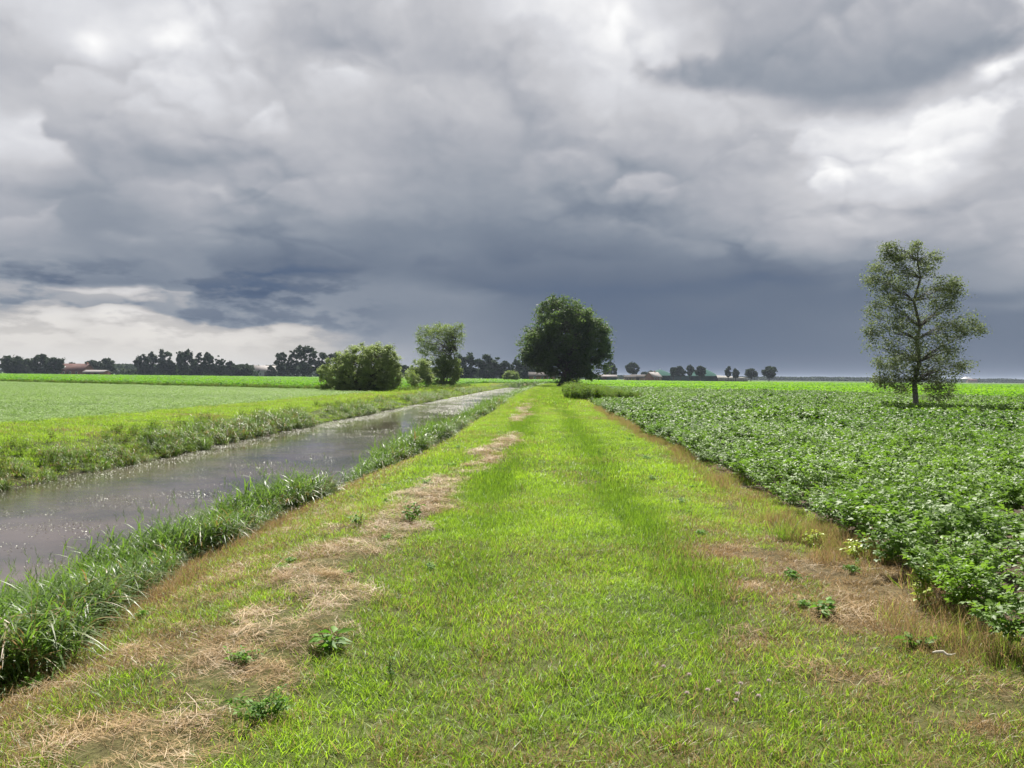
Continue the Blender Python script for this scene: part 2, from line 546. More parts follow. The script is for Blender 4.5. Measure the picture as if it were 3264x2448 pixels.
M['glass'] = plain_mat('window_pane', (0.05, 0.06, 0.07), 0.1, 0.2, 1.0, spec=0.8)
M['white'] = plain_mat('white_paint', (0.7, 0.7, 0.68), 0.6, 0.1, 1.0)
M['teal_wall'] = plain_mat('teal_sheet_wall', (0.03, 0.09, 0.085), 0.6, 0.25, 0.5)
M['dome'] = plain_mat('green_dome_foil', (0.028, 0.095, 0.075), 0.9, 0.2, 0.3, spec=0.1)
M['tank'] = plain_mat('dark_green_tank', (0.025, 0.055, 0.045), 0.7, 0.3, 0.4)
M['concrete'] = plain_mat('weathered_concrete', (0.30, 0.29, 0.26), 0.9, 0.35, 0.4)
M['white_dome'] = plain_mat('white_foil', (0.28, 0.29, 0.31), 0.6, 0.1, 1.0)
M['twig'] = plain_mat('bleached_wood', (0.65, 0.6, 0.5), 0.8, 0.3, 20.0)


# ------------------------------------------------------------------ lie of the land
WATER_Z = -0.95
END_Y = 206.0


def shift(y):
    return 0.0001 * np.clip(y, 0, 400) ** 2


def water_near(y):
    base = np.interp(y, [-40, 6, 10, 15, 20, 24, 40, 80, 150, 210], [-5.2, -5.1, -4.9, -4.6, -4.1, -3.75, -3.6, -3.45, -3.4, -3.3])
    return base + (fbm(y, y * 0, 0.35, 3, 3) - 0.5) * 0.5


def water_far(y):
    return -11.75 + (fbm(y, y * 0, 0.3, 9, 3) - 0.5) * 0.9


def gz(x, y):
    x = np.asarray(x, float)
    y = np.asarray(y, float)
    xs = x - shift(y)
    wn, wf = water_near(y), water_far(y)
    t = np.clip((-1.9 - xs) / np.maximum(-1.9 - wn, 0.1), 0, 3)
    right = -0.95 * np.where(t < 1, t ** 1.25, 1 + (t - 1) * 0.9)
    tl = np.clip((xs - (wf - 1.9)) / 1.9, 0, 3)
    left = -0.2 - 0.75 * np.where(tl < 1, tl ** 1.4, 1 + (tl - 1) * 0.9)
    z = np.maximum(right, left)
    z = np.where(xs > -6.5, right, np.where(xs < -9.5, left, np.minimum(right, left)))
    z = np.maximum(z, -1.7)
    close = sstep(y, END_Y - 3, END_Y + 1)
    flat = -0.2 + 0.2 * sstep(xs, -14, -2)
    z = z * (1 - close) + flat * close
    dist = np.hypot(x, y)
    bumps = (fbm(x, y, 0.8, 5, 4) - 0.5) * 0.10 + (fbm(x, y, 4.0, 8, 2) - 0.5) * 0.03
    track = -0.035 * np.exp(-((xs + 0.55) / 0.22) ** 2) - 0.035 * np.exp(-((xs - 1.15) / 0.22) ** 2)
    return z + bumps * np.clip(1.3 - dist / 250, 0, 1) + track * (y < 200)


def hay_x(y):
    return np.interp(y, [0, 3.6, 4.4, 5.7, 7, 8.7, 12.4, 15.6, 24.8, 33, 42, 80, 150], [-1.58, -1.58, -1.56, -1.58, -1.56, -1.55, -1.48, -1.12, -0.55, -0.75, -0.85, -0.8, -0.8])


def hay_amt(x, y):
    """0..1 how much cut hay lies here"""
    w = 0.36 + 0.16 * (vnoise(y, y * 0, 0.9, 21) - 0.4) - 0.06 * np.clip((5.5 - y) / 2, 0, 1)
    wig = (vnoise(y, y * 0, 1.7, 23) - 0.5) * 0.3 + (vnoise(y, y * 0, 0.5, 26) - 0.5) * 0.3
    w = np.where(y > 14, w * 0.72, w)
    d = np.abs(x - shift(y) - hay_x(y) - wig) / w
    a = 1 - sstep(d + 0.9 * (fbm(x, y, 2.6, 28, 3) - 0.5), 0.35, 1.25)
    gap = 0.6 + 0.4 * sstep(vnoise(y, y * 0, 0.6, 24), 0.25, 0.5)
    gap = np.where((y > 13.5) & (y < 15), 0.4 * gap, gap)
    gap = np.where(y > 16, gap * sstep(vnoise(y, y * 0, 0.28, 27), 0.3, 0.45), gap)
    rag = 0.15 + 0.85 * sstep(fbm(x, y, 3.4, 25, 4), 0.30, 0.52)
    return a * gap * rag


def dryness(x, y):
    xs = x - shift(y)
    n = fbm(x, y, 0.7, 31, 4)
    n2 = fbm(x, y, 2.6, 35, 3)
    d = np.full(np.shape(x), 0.09) + 0.22 * sstep(n, 0.45, 0.7) + 0.12 * sstep(n2, 0.5, 0.7)
    # the slope down to the water
    wn = water_near(y)
    bank = sstep(-xs, 1.95, 2.6) * (xs > -8)
    low = sstep((-xs - 1.9) / (-wn - 1.9), 0.35, 0.9)
    d = np.maximum(d, bank * (0.55 + 0.42 * low + 0.35 * (n - 0.5)))
    # verge by the potatoes
    far_v = sstep(y, 9, 16)
    verge = (sstep(xs, 1.5, 2.5) * (1 - far_v) + far_v * (sstep(xs, 2.55, 3.0) + 0.8 * sstep(xs, 1.7, 2.3) * sstep(fbm(x, y, 0.22, 37, 3), 0.52, 0.62))) * (xs < 8)
    verge = np.clip(verge, 0, 1)
    d = np.maximum(d, verge * (0.28 + 0.62 * sstep(n2 * 0.55 + n * 0.45, 0.40, 0.66)))
    # worn grass at the viewer's feet
    near = sstep(-y, -5.6, -3.6)
    d = np.maximum(d, near * (0.10 + 0.42 * sstep(n2, 0.42, 0.62)))
    corner = sstep(xs, 0.5, 1.9) * sstep(-y, -14, -6)
    d = np.maximum(d, corner * (0.50 + 0.80 * sstep(0.5 * n + 0.5 * n2, 0.43, 0.62)))
    left = sstep(-xs, 1.2, 2.0) * sstep(-y, -16, -7)
    d = np.maximum(d, left * (0.32 + 0.50 * sstep(n2, 0.40, 0.62)))
    # around the hay
    d = np.maximum(d, 0.6 * hay_amt(x, y))
    beside = np.exp(-((xs - hay_x(y)) / 0.6) ** 2) * sstep(-y, -13, -8)
    d = np.maximum(d, beside * sstep(n2, 0.38, 0.6) * 0.5)
    # far bank
    fb = (xs < -11) * sstep(fbm(x, y, 0.25, 41, 4), 0.50, 0.66) * sstep(-xs, 12.5, 13.5) * (1 - sstep(-xs, 15.5, 17.5))
    d = np.maximum(d, fb * 0.75)
    return np.clip(d, 0, 1)


def field_edge(y):
    return 3.2 + shift(y) + (vnoise(y, y * 0, 0.45, 51) - 0.5) * 0.35 + 0.1 * (vnoise(y, y * 0, 1.3, 52) - 0.5)


def grow_line_right(x):
    """y at which the potatoes stop and the bright crop begins"""
    return 101 - (x - 17) * 1.39


def field_line_left(x):
    """y at which the pale crop stops and the bright crop begins"""
    return 100 + (-26 - x) * 0.625


GREEN_SOIL = np.array([0.06, 0.085, 0.02])
THATCH = np.array([0.105, 0.082, 0.042])
SOIL = np.array([0.075, 0.055, 0.042])
VIVID = np.array([0.10, 0.24, 0.015])
PALE = np.array([0.13, 0.20, 0.06])
MUD = np.array([0.03, 0.027, 0.018])


def ground_colour(x, y, z):
    xs = x - shift(y)
    d = dryness(x, y)[:, None]
    c = GREEN_SOIL * (1 - d) + THATCH * d
    fe = field_edge(y)
    m = (x > fe - 0.1) & (y < grow_line_right(x)) & (x > 3)
    c[m] = SOIL
    m = (x > 7) & (y >= grow_line_right(x)) & (y < 430)
    c[m] = VIVID * 0.8
    m = (x > 7) & (y >= 430)
    c[m] = np.array([0.14, 0.10, 0.065])
    m = (xs < -18.2)
    c[m] = PALE * 0.8
    m = (xs < -18.2) & (y > field_line_left(x)) | ((xs < 7) & (y > END_Y + 16))
    c[m] = VIVID * 0.8
    m = (np.hypot(x, y) > 520)
    c[m] = np.array([0.07, 0.12, 0.03])
    c[z < WATER_Z + 0.03] = MUD
    return c


def build_ground():
    xs = np.concatenate([-np.geomspace(40, 6000, 30)[::-1], np.arange(-39, -19, 1.0), np.arange(-19, -10.5, 0.25), np.arange(-10.5, -6.5, 0.5), np.arange(-6.5, 7, 0.12), np.arange(7, 40, 0.6), np.geomspace(40, 6000, 30)])
    ys = np.concatenate([-np.geomspace(41, 600, 8)[::-1], np.arange(-40, 0, 1.5), np.arange(0, 16, 0.12), np.arange(16, 50, 0.4), np.arange(50, 215, 1.5), np.geomspace(216, 9000, 45)])
    X, Y = np.meshgrid(xs, ys)
    x, y = X.ravel(), Y.ravel()
    z = gz(x, y)
    hay = hay_amt(x, y) * (y < 170) * (y > 0)
    z = z + hay * 0.03 * (1 + fbm(x, y, 6, 61, 2))
    c = ground_colour(x, y, z)
    nx, ny = len(xs), len(ys)
    i = np.arange(ny - 1)[:, None] * nx + np.arange(nx - 1)[None, :]
    f = np.stack([i, i + 1, i + 1 + nx, i + nx], -1).reshape(-1, 4)
    m, N, out = new_mat('ground_cover')
    at = N.node('ShaderNodeAttribute', attribute_name='tint')
    tc = N.node('ShaderNodeTexCoord').outputs['Object']
    v, _ = N.noise(tc, 14.0, 6, 0.7)
    v2, _ = N.noise(tc, 0.35, 5, 0.6)
    k = N.math('MULTIPLY', N.smooth(v, 0.25, 0.75, 0.55, 1.45), N.smooth(v2, 0.25, 0.75, 0.8, 1.2))
    sc = N.node('ShaderNodeVectorMath', operation='SCALE')
    N.put(sc.inputs[0], at.outputs['Color'])
    N.put(sc.inputs['Scale'], k)
    p = N.node('ShaderNodeBsdfPrincipled')
    N.put(p.inputs['Base Color'], sc.outputs[0])
    p.inputs['Roughness'].default_value = 0.95
    p.inputs['Specular IOR Level'].default_value = 0.1
    b = N.node('ShaderNodeBump')
    b.inputs['Strength'].default_value = 0.8
    b.inputs['Distance'].default_value = 0.04
    N.put(b.inputs['Height'], v)
    N.l.new(b.outputs[0], p.inputs['Normal'])
    N.l.new(p.outputs[0], out.inputs[0])
    me = mesh_np('ground', np.stack([x, y, z], 1), [f], [m], smooth=True, attrs={'tint': np.concatenate([c, np.ones((len(c), 1))], 1)})
    return tag(link('ground', me), 'flat farmland with the mown track along the canal', kind='structure')


build_ground()


def build_water():
    ys = np.concatenate([np.arange(-40, 60, 1.0), np.arange(60, END_Y + 1, 3.0)])
    v, f = [], []
    xs_ = np.linspace(-13.2, -2.6, 12)
    for y in ys:
        for x in xs_:
            v.append((x + float(shift(y)), y, WATER_Z))
    n = len(xs_)
    i = np.arange(len(ys) - 1)[:, None] * n + np.arange(n - 1)[None, :]
    f = np.stack([i, i + 1, i + 1 + n, i + n], -1).reshape(-1, 4)
    m, N, out = new_mat('canal_water')
    tc = N.node('ShaderNodeTexCoord').outputs['Object']
    mp = N.node('ShaderNodeMapping')
    N.put(mp.inputs[0], tc)
    mp.inputs['Scale'].default_value = (1.0, 1.6, 1.0)
    r1, _ = N.noise(mp.outputs[0], 9.0, 4, 0.6, dist=0.4)
    r2, _ = N.noise(mp.outputs[0], 1.1, 3, 0.5)
    r3, _ = N.noise(mp.outputs[0], 45.0, 2, 0.5)
    # ruffled patches and calm patches
    patch, _ = N.noise(tc, 0.16, 4, 0.6)
    ruf = N.smooth(patch, 0.38, 0.62, 0.25, 1.0)
    h = N.math('ADD', N.math('MULTIPLY', N.math('MULTIPLY', r1, ruf), 0.010), N.math('MULTIPLY', r2, 0.010))
    h = N.math('ADD', h, N.math('MULTIPLY', N.math('MULTIPLY', r3, ruf), 0.0018))
    b = N.node('ShaderNodeBump')
    b.inputs['Strength'].default_value = 0.42
    b.inputs['Distance'].default_value = 1.0
    N.put(b.inputs['Height'], h)
    p = N.node('ShaderNodeBsdfPrincipled')
    cm, _ = N.noise(tc, 0.5, 5, 0.6)
    N.put(p.inputs['Base Color'], N.mix(N.smooth(cm, 0.35, 0.65), (0.040, 0.034, 0.030, 1), (0.085, 0.066, 0.058, 1)))
    p.inputs['Roughness'].default_value = 0.06
    p.inputs['IOR'].default_value = 1.33
    p.inputs['Specular IOR Level'].default_value = 0.5
    N.l.new(b.outputs[0], p.inputs['Normal'])
    N.l.new(p.outputs[0], out.inputs[0])
    me = mesh_np('water', v, [f], [m], smooth=True)
    tag(link('water', me), 'dull grey canal water with ruffled patches', kind='structure')


build_water()


# ------------------------------------------------------------------ instancing of uncountable plants
def proto(name, me):
    """plant mesh used only as an instance source, never linked on its own"""
    return bpy.data.objects.new(name, me)


def scatter(name, label, protos, x, y, z, scl, rng_, kind='stuff', lean=0.12, dry=None, lum=None, zscl=None, yaw=None, cat=None):
    n = len(x)
    k = len(protos)
    rot = np.stack([rng_.normal(0, lean, n), rng_.normal(0, lean, n), rng_.uniform(0, 6.283, n) if yaw is None else yaw], 1)
    if zscl is None:
        zscl = np.ones(n)
    sc3 = np.stack([scl, scl, scl * zscl], 1)
    idx = rng_.integers(0, k, n).astype(np.float32)
    me = mesh_np(name, np.stack([x, y, z], 1), [], attrs={'rot': rot, 'scl': sc3, 'pick': idx, 'dry': dry if dry is not None else np.zeros(n), 'lum': lum if lum is not None else rng_.uniform(0, 1, n)})
    o = link(name, me)
    ng = bpy.data.node_groups.new(name, 'GeometryNodeTree')
    ng.interface.new_socket('Geometry', in_out='INPUT', socket_type='NodeSocketGeometry')
    ng.interface.new_socket('Geometry', in_out='OUTPUT', socket_type='NodeSocketGeometry')
    gi = ng.nodes.new('NodeGroupInput')
    go = ng.nodes.new('NodeGroupOutput')
    join = ng.nodes.new('GeometryNodeJoinGeometry')

    def named(nm, typ):
        a = ng.nodes.new('GeometryNodeInputNamedAttribute')
        a.data_type = typ
        a.inputs['Name'].default_value = nm
        return a.outputs['Attribute']
    ra = named('rot', 'FLOAT_VECTOR')
    e2r = ng.nodes.new('FunctionNodeEulerToRotation')
    ng.links.new(ra, e2r.inputs[0])
    sa = named('scl', 'FLOAT_VECTOR')
    pa = named('pick', 'FLOAT')
    for j, pr in enumerate(protos):
        oi = ng.nodes.new('GeometryNodeObjectInfo')
        oi.inputs['Object'].default_value = pr
        oi.inputs['As Instance'].default_value = True
        cmp_ = ng.nodes.new('FunctionNodeCompare')
        cmp_.data_type = 'FLOAT'
        cmp_.operation = 'EQUAL'
        ng.links.new(pa, cmp_.inputs[0])
        cmp_.inputs[1].default_value = float(j)
        cmp_.inputs['Epsilon'].default_value = 0.1
        iop = ng.nodes.new('GeometryNodeInstanceOnPoints')
        ng.links.new(gi.outputs[0], iop.inputs['Points'])
        ng.links.new(cmp_.outputs[0], iop.inputs['Selection'])
        ng.links.new(oi.outputs['Geometry'], iop.inputs['Instance'])
        ng.links.new(e2r.outputs[0], iop.inputs['Rotation'])
        ng.links.new(sa, iop.inputs['Scale'])
        ng.links.new(iop.outputs[0], join.inputs[0])
    ng.links.new(join.outputs[0], go.inputs[0])
    md = o.modifiers.new('plants', 'NODES')
    md.node_group = ng
    tag(o, label, kind=kind, cat=cat)
    return o


def ribbons(base, direc, length, width, bend, segs, rs, flat=0.0, face=None):
    """curved tapering blades. base (n,3); direc (n,3) start direction; bend (n,3) added towards the tip"""
    n = len(base)
    t = np.linspace(0, 1, segs + 1)
    P = base[:, None, :] + direc[:, None, :] * (length[:, None, None] * t[None, :, None]) + bend[:, None, :] * (length[:, None, None] * (t ** 2)[None, :, None])
    if face is None:
        ang = rs.uniform(0, 6.283, n)
        side = np.stack([np.cos(ang), np.sin(ang), np.zeros(n)], 1)
        # keep the side across the bend for arching blades
        bxy = np.stack([-bend[:, 1], bend[:, 0], np.zeros(n)], 1)
        L = np.linalg.norm(bxy, axis=1, keepdims=True)
        side = np.where(L > 0.15, bxy / np.maximum(L, 1e-6), side)
    else:
        side = face
    w = np.clip(1.0 - t ** 2.2, 0.0, 1) * np.clip(0.55 + t * 2.5, 0, 1)
    w[-1] = 0.04
    off = side[:, None, :] * (width[:, None, None] * 0.5 * w[None, :, None])
    A = P - off
    B = P + off
    V = np.stack([A, B], 2).reshape(-1, 3)
    k = 2 * (segs + 1)
    b0 = (np.arange(n) * k)[:, None] + (np.arange(segs) * 2)[None, :]
    F = np.stack([b0, b0 + 1, b0 + 3, b0 + 2], -1).reshape(-1, 4)
    return V, F, k


def tuft(name, mat, n, radius, h, wid, bendy, seed, segs=3, spread=0.35):
    rs = np.random.default_rng(seed)
    r = radius * np.sqrt(rs.uniform(0, 1, n))
    a = rs.uniform(0, 6.283, n)
    base = np.stack([r * np.cos(a), r * np.sin(a), np.full(n, -0.01)], 1)
    d = np.stack([rs.normal(0, spread, n), rs.normal(0, spread, n), np.ones(n)], 1)
    d /= np.linalg.norm(d, axis=1, keepdims=True)
    ba = rs.uniform(0, 6.283, n)
    bm = np.abs(rs.normal(0, bendy, n))
    bend = np.stack([np.cos(ba) * bm, np.sin(ba) * bm, -bm * 0.5], 1)
    ln = h * rs.uniform(0.45, 1.25, n)
    V, F, k = ribbons(base, d, ln, wid * rs.uniform(0.7, 1.3, n), bend, segs, rs)
    tone = np.repeat(rs.uniform(0, 1, n), k)
    brown = np.repeat(rs.uniform(0.05, 0.95, n), k)
    return proto(name, mesh_np(name, V, [F], [mat], attrs={'tone': tone, 'brown': brown}))


def leaflet(P, D, U, ln, wd):
    """pointed leaves folded a little along the midrib: 2 quads each -> verts 6. P base, D along, U up normal"""
    S = np.cross(D, U)
    S /= np.maximum(np.linalg.norm(S, axis=1, keepdims=True), 1e-6)
    l = ln[:, None]
    w = wd[:, None]
    v0 = P
    v1 = P + D * l * 0.45 + S * w * 0.5 + U * w * 0.12
    v2 = P + D * l * 0.5 - U * w * 0.05
    v3 = P + D * l * 0.45 - S * w * 0.5 + U * w * 0.12
    v4 = P + D * l - U * l * 0.18
    V = np.stack([v0, v1, v2, v3, v4], 1).reshape(-1, 3)
    b = np.arange(len(P))[:, None] * 5
    F = np.concatenate([b + np.array([[0, 1, 2]]), b + np.array([[1, 4, 2]]), b + np.array([[0, 2, 3]]), b + np.array([[2, 4, 3]])], 0)
    return V, F


def bush_proto(name, mat, nstem, radius, h, nleaf, llen, lwid, seed, compound=True, droop=0.3):
    """leafy plant: stems spreading from the middle, leaves (compound, five leaflets) all along"""
    rs = np.random.default_rng(seed)
    Ps, Ds, Us, Ls, Ws, T = [], [], [], [], [], []
    for s in range(nstem):
        a = rs.uniform(0, 6.283)
        out = rs.uniform(0.15, 1.0) * radius
        tip = np.array([math.cos(a) * out, math.sin(a) * out, h * rs.uniform(0.7, 1.05) * (1 - 0.35 * (out / radius) ** 2)])
        root = tip * np.array([0.15, 0.15, 0.0])
        for k in range(nleaf):
            t = 0.25 + 0.75 * (k + rs.uniform(0, 1)) / nleaf
            c = root * (1 - t) + tip * t
            la = rs.uniform(0, 6.283)
            up = rs.uniform(0.0, 0.7)
            d = np.array([math.cos(la), math.sin(la), up])
            d /= np.linalg.norm(d)
            pet = llen * rs.uniform(0.5, 1.3)
            end = c + d * pet
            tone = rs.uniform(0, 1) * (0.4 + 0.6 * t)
            nrm = np.array([rs.normal(0, 0.35), rs.normal(0, 0.35), 1.0])
            nrm /= np.linalg.norm(nrm)
            side = np.cross(d, nrm)
            side /= np.linalg.norm(side)
            if compound:
                items = [(end, d, 1.0), (end - d * pet * 0.25, side * 0.85 + d * 0.5, 0.85), (end - d * pet * 0.25, -side * 0.85 + d * 0.5, 0.85), (end - d * pet * 0.65, side * 0.9 + d * 0.3, 0.65), (end - d * pet * 0.65, -side * 0.9 + d * 0.3, 0.65)]
            else:
                items = [(c, d, 1.0)]
            for (p, dd, sc) in items:
                dd = dd / np.linalg.norm(dd)
                dd = dd + np.array([0, 0, -droop * rs.uniform(0, 1)])
                dd /= np.linalg.norm(dd)
                u = nrm + rs.normal(0, 0.25, 3)
                u -= dd * np.dot(u, dd)
                u /= np.linalg.norm(u)
                Ps.append(p); Ds.append(dd); Us.append(u)
                Ls.append(llen * sc * rs.uniform(0.8, 1.2)); Ws.append(lwid * sc * rs.uniform(0.8, 1.2)); T.append(tone)
    V, F = leaflet(np.array(Ps), np.array(Ds), np.array(Us), np.array(Ls), np.array(Ws))
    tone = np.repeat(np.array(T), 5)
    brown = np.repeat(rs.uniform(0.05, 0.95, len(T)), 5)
    return mesh_np(name, V, [F], [mat], attrs={'tone': tone, 'brown': brown})


# ---- grass on the track and the banks
def zone_points(n_per_m2, x0, x1, y0, y1, rs):
    n = int(n_per_m2 * (x1 - x0) * (y1 - y0))
    return rs.uniform(x0, x1, n), rs.uniform(y0, y1, n)


def grass_layer(name, label, protos, dens, x0, x1, y0, y1, base, seed, side='near'):
    rs = np.random.default_rng(seed)
    x, y = zone_points(dens, x0, x1, y0, y1, rs)
    x = x + shift(y)
    xs = x - shift(y)
    # only what the view can reach, with a wide margin
    keep = (np.abs(x) < y * 0.95 + 3.0)
    if side == 'near':
        keep &= (xs > water_near(y) + 0.1) & (x < field_edge(y) + 0.15)
    else:
        keep &= (xs < water_far(y) - 0.1) & (xs > -18.8 + 0.6 * (fbm(x, y, 0.5, 44, 2) - 0.5))
    hay = hay_amt(x, y)
    keep &= rs.uniform(0, 1, len(x)) > hay * 0.6
    dr = dryness(x, y)
    bare = sstep(fbm(x, y, 1.9, 71, 3), 0.60, 0.70) * sstep(xs, 1.5, 2.3) if side == 'near' else 0
    keep &= rs.uniform(0, 1, len(x)) > bare * 0.9
    x, y, dr = x[keep], y[keep], dr[keep]
    xs = x - shift(y)
    wob = (vnoise(y, y * 0, 0.25, 73) - 0.5) * 0.25
    tracks = np.exp(-((xs + 0.55 + wob) / 0.30) ** 2) + np.exp(-((xs - 1.2 + wob) / 0.28) ** 2)
    tracks *= 0.35 + 0.65 * sstep(fbm(x, y, 0.3, 77, 2), 0.3, 0.5)
    tracks *= sstep(y, 4.8, 6.5)
    if side != 'near':
        tracks *= 0
    dr = dr * (1 - 0.8 * np.clip(tracks, 0, 1))
    h = 0.75 + 0.6 * (fbm(x, y, 1.3, 79, 3) - 0.4) + 0.9 * tracks
    h *= 1 - 0.35 * sstep(dr, 0.4, 0.9)
    scl = base * rs.uniform(0.8, 1.2, len(x))
    lum = np.clip(0.33 + 1.2 * (fbm(x, y, 1.1, 81, 4) - 0.27) - 1.15 * tracks + rs.normal(0, 0.12, len(x)), 0, 1)
    return scatter(name, label, protos, x, y, gz(x, y), scl, rs, lean=0.10, dry=dr, lum=lum, zscl=h)


near_tufts = [tuft('grass_tuft', M['grass'], 46, 0.13, 0.085, 0.0042, 0.55, 100 + k, segs=3, spread=0.42) for k in range(5)]
mid_tufts = [tuft('grass_patch', M['grass'], 90, 0.28, 0.095, 0.0085, 0.5, 120 + k, segs=2, spread=0.4) for k in range(4)]
far_tufts = [tuft('grass_patch_wide', M['grass'], 120, 0.75, 0.12, 0.022, 0.45, 140 + k, segs=2, spread=0.4) for k in range(4)]
grass_layer('track_grass', 'mown bright green grass on the near part of the track', near_tufts, 150, -5.3, 4.2, 2.2, 13, 1.0, 1)
grass_layer('middle_grass', 'mown bright green grass on the middle part of the track', mid_tufts, 34, -5.3, 4.2, 12, 45, 1.0, 2)
grass_layer('distant_grass', 'mown bright green grass on the distant part of the track', far_tufts, 6, -5.3, 8.0, 44, 215, 1.0, 3)
grass_layer('far_bank_grass', 'yellow green grass on the bank across the canal', mid_tufts, 14, -19, -11.5, 10, 60, 1.25, 4, 'far')
grass_layer('distant_bank_grass', 'yellow green grass on the distant bank across the canal', far_tufts, 4, -19, -11.5, 59, 230, 1.1, 5, 'far')


# ---- taller dry grass against the potatoes and low herbs in the sward
def build_fringe():
    rs = np.random.default_rng(37)
    ps = [tuft('dry_grass', M['grass'], 70, 0.16, 0.24, 0.0035, 0.35, 940 + k, segs=3, spread=0.3) for k in range(3)]
    y = rs.uniform(3.5, 45, 1500)
    x = field_edge(y) - 0.1 - np.abs(rs.normal(0, 0.32, len(y))) * np.interp(y, [8, 18], [1, 0.45])
    k = rs.uniform(0, 1, len(y)) < 0.12 + 0.9 * sstep(fbm(x, y, 0.8, 131, 3), 0.42, 0.6)
    x, y = x[k], y[k]
    scatter('dry_verge_grass', 'taller brown grass fringing the potato field', ps, x, y, gz(x, y), rs.uniform(0.45, 1.1, len(x)), rs, dry=rs.uniform(0.45, 1.0, len(x)), lum=rs.uniform(0.0, 0.7, len(x)))
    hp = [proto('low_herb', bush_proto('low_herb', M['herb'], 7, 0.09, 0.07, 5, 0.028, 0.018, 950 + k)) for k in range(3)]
    x, y = zone_points(14, -3.6, 3.2, 2.6, 24, rs)
    k = rs.uniform(0, 1, len(x)) < (0.008 + 0.3 * sstep(fbm(x, y, 1.4, 135, 3), 0.60, 0.72)) * np.where((x > -0.9) & (x < 1.7) & (y > 4.4), 0.12, 1.0)
    x, y = x[k], y[k]
    scatter('low_herbs', 'low leafy herbs and clover growing through the mown grass', hp, x, y, gz(x, y) + 0.01, rs.uniform(0.45, 1.1, len(x)), rs)
    # rust brown stubble on the slope under the reeds
    bp = [tuft('bank_stubble', M['grass'], 60, 0.16, 0.11, 0.0045, 0.4, 960 + k, segs=2, spread=0.4) for k in range(3)]
    y = rs.uniform(3, 45, 3600)
    wid = np.interp(y, [3, 8, 12, 17, 24, 40], [1.7, 1.5, 1.15, 0.6, 0.55, 0.65])
    x = water_near(y) + wid * 0.8 + rs.uniform(0, 0.75, len(y)) ** 1.4 + shift(y)
    scatter('bank_stubble', 'rusty brown stubble on the slope under the reeds', bp, x, y, gz(x, y), rs.uniform(0.7, 1.3, len(x)), rs, dry=rs.uniform(0.75, 1.0, len(x)), lum=rs.uniform(0.0, 0.45, len(x)))


build_fringe()


# ---- cut hay
def straw_proto(name, n, radius, h, seed):
    rs = np.random.default_rng(seed)
    r = radius * rs.uniform(0, 1, n) ** 0.6
    a = rs.uniform(0, 6.283, n)
    zz = h * (1 - (r / radius) ** 2) * rs.uniform(0, 1, n)
    base = np.stack([r * np.cos(a), r * np.sin(a), zz], 1)
    da = rs.normal(0.4, 1.1, n)
    d = np.stack([np.cos(da), np.sin(da), rs.normal(0.05, 0.22, n)], 1)
    bend = np.stack([rs.normal(0, 0.3, n), rs.normal(0, 0.3, n), -np.abs(rs.normal(0.05, 0.2, n))], 1)
    ln = rs.uniform(0.035, 0.125, n)
    V, F, k = ribbons(base - d * ln[:, None] * 0.5, d, ln, rs.uniform(0.0018, 0.0042, n), bend, 2, rs)
    V[:, 2] = np.maximum(V[:, 2], -0.01)
    return proto(name, mesh_np(name, V, [F], [M['straw']], attrs={'tone': np.repeat(rs.uniform(0, 1, n) ** 0.8, k)}))


def build_hay():
    rs = np.random.default_rng(11)
    ps = [straw_proto('hay_wisp', 150, 0.14, 0.05, 160 + k) for k in range(5)]
    x, y = zone_points(85, -3.2, 0.6, 2.4, 60, rs)
    x = x + shift(y)
    keep = rs.uniform(0, 1, len(x)) < hay_amt(x, y) * np.interp(y, [0, 12, 60], [1.0, 0.8, 0.4])
    # scattered wisps in the worn verge too
    xv, yv = zone_points(26, -4.0, 3.6, 2.4, 16, rs)
    dv = dryness(xv, yv)
    kv = rs.uniform(0, 1, len(xv)) < sstep(dv, 0.35, 0.90) * np.where(xv > 0, 0.3, 0.4)
    x = np.concatenate([x[keep], xv[kv]])
    y = np.concatenate([y[keep], yv[kv]])
    s = rs.uniform(0.7, 1.25, len(x)) * np.interp(y, [0, 14, 60], [0.95, 1.3, 2.2])
    scatter('cut_hay', 'strip of dry tan mown hay lying along the canal side', ps, x, y, gz(x, y) + 0.005 + 0.025 * hay_amt(x, y), s, rs, lean=0.15)


build_hay()


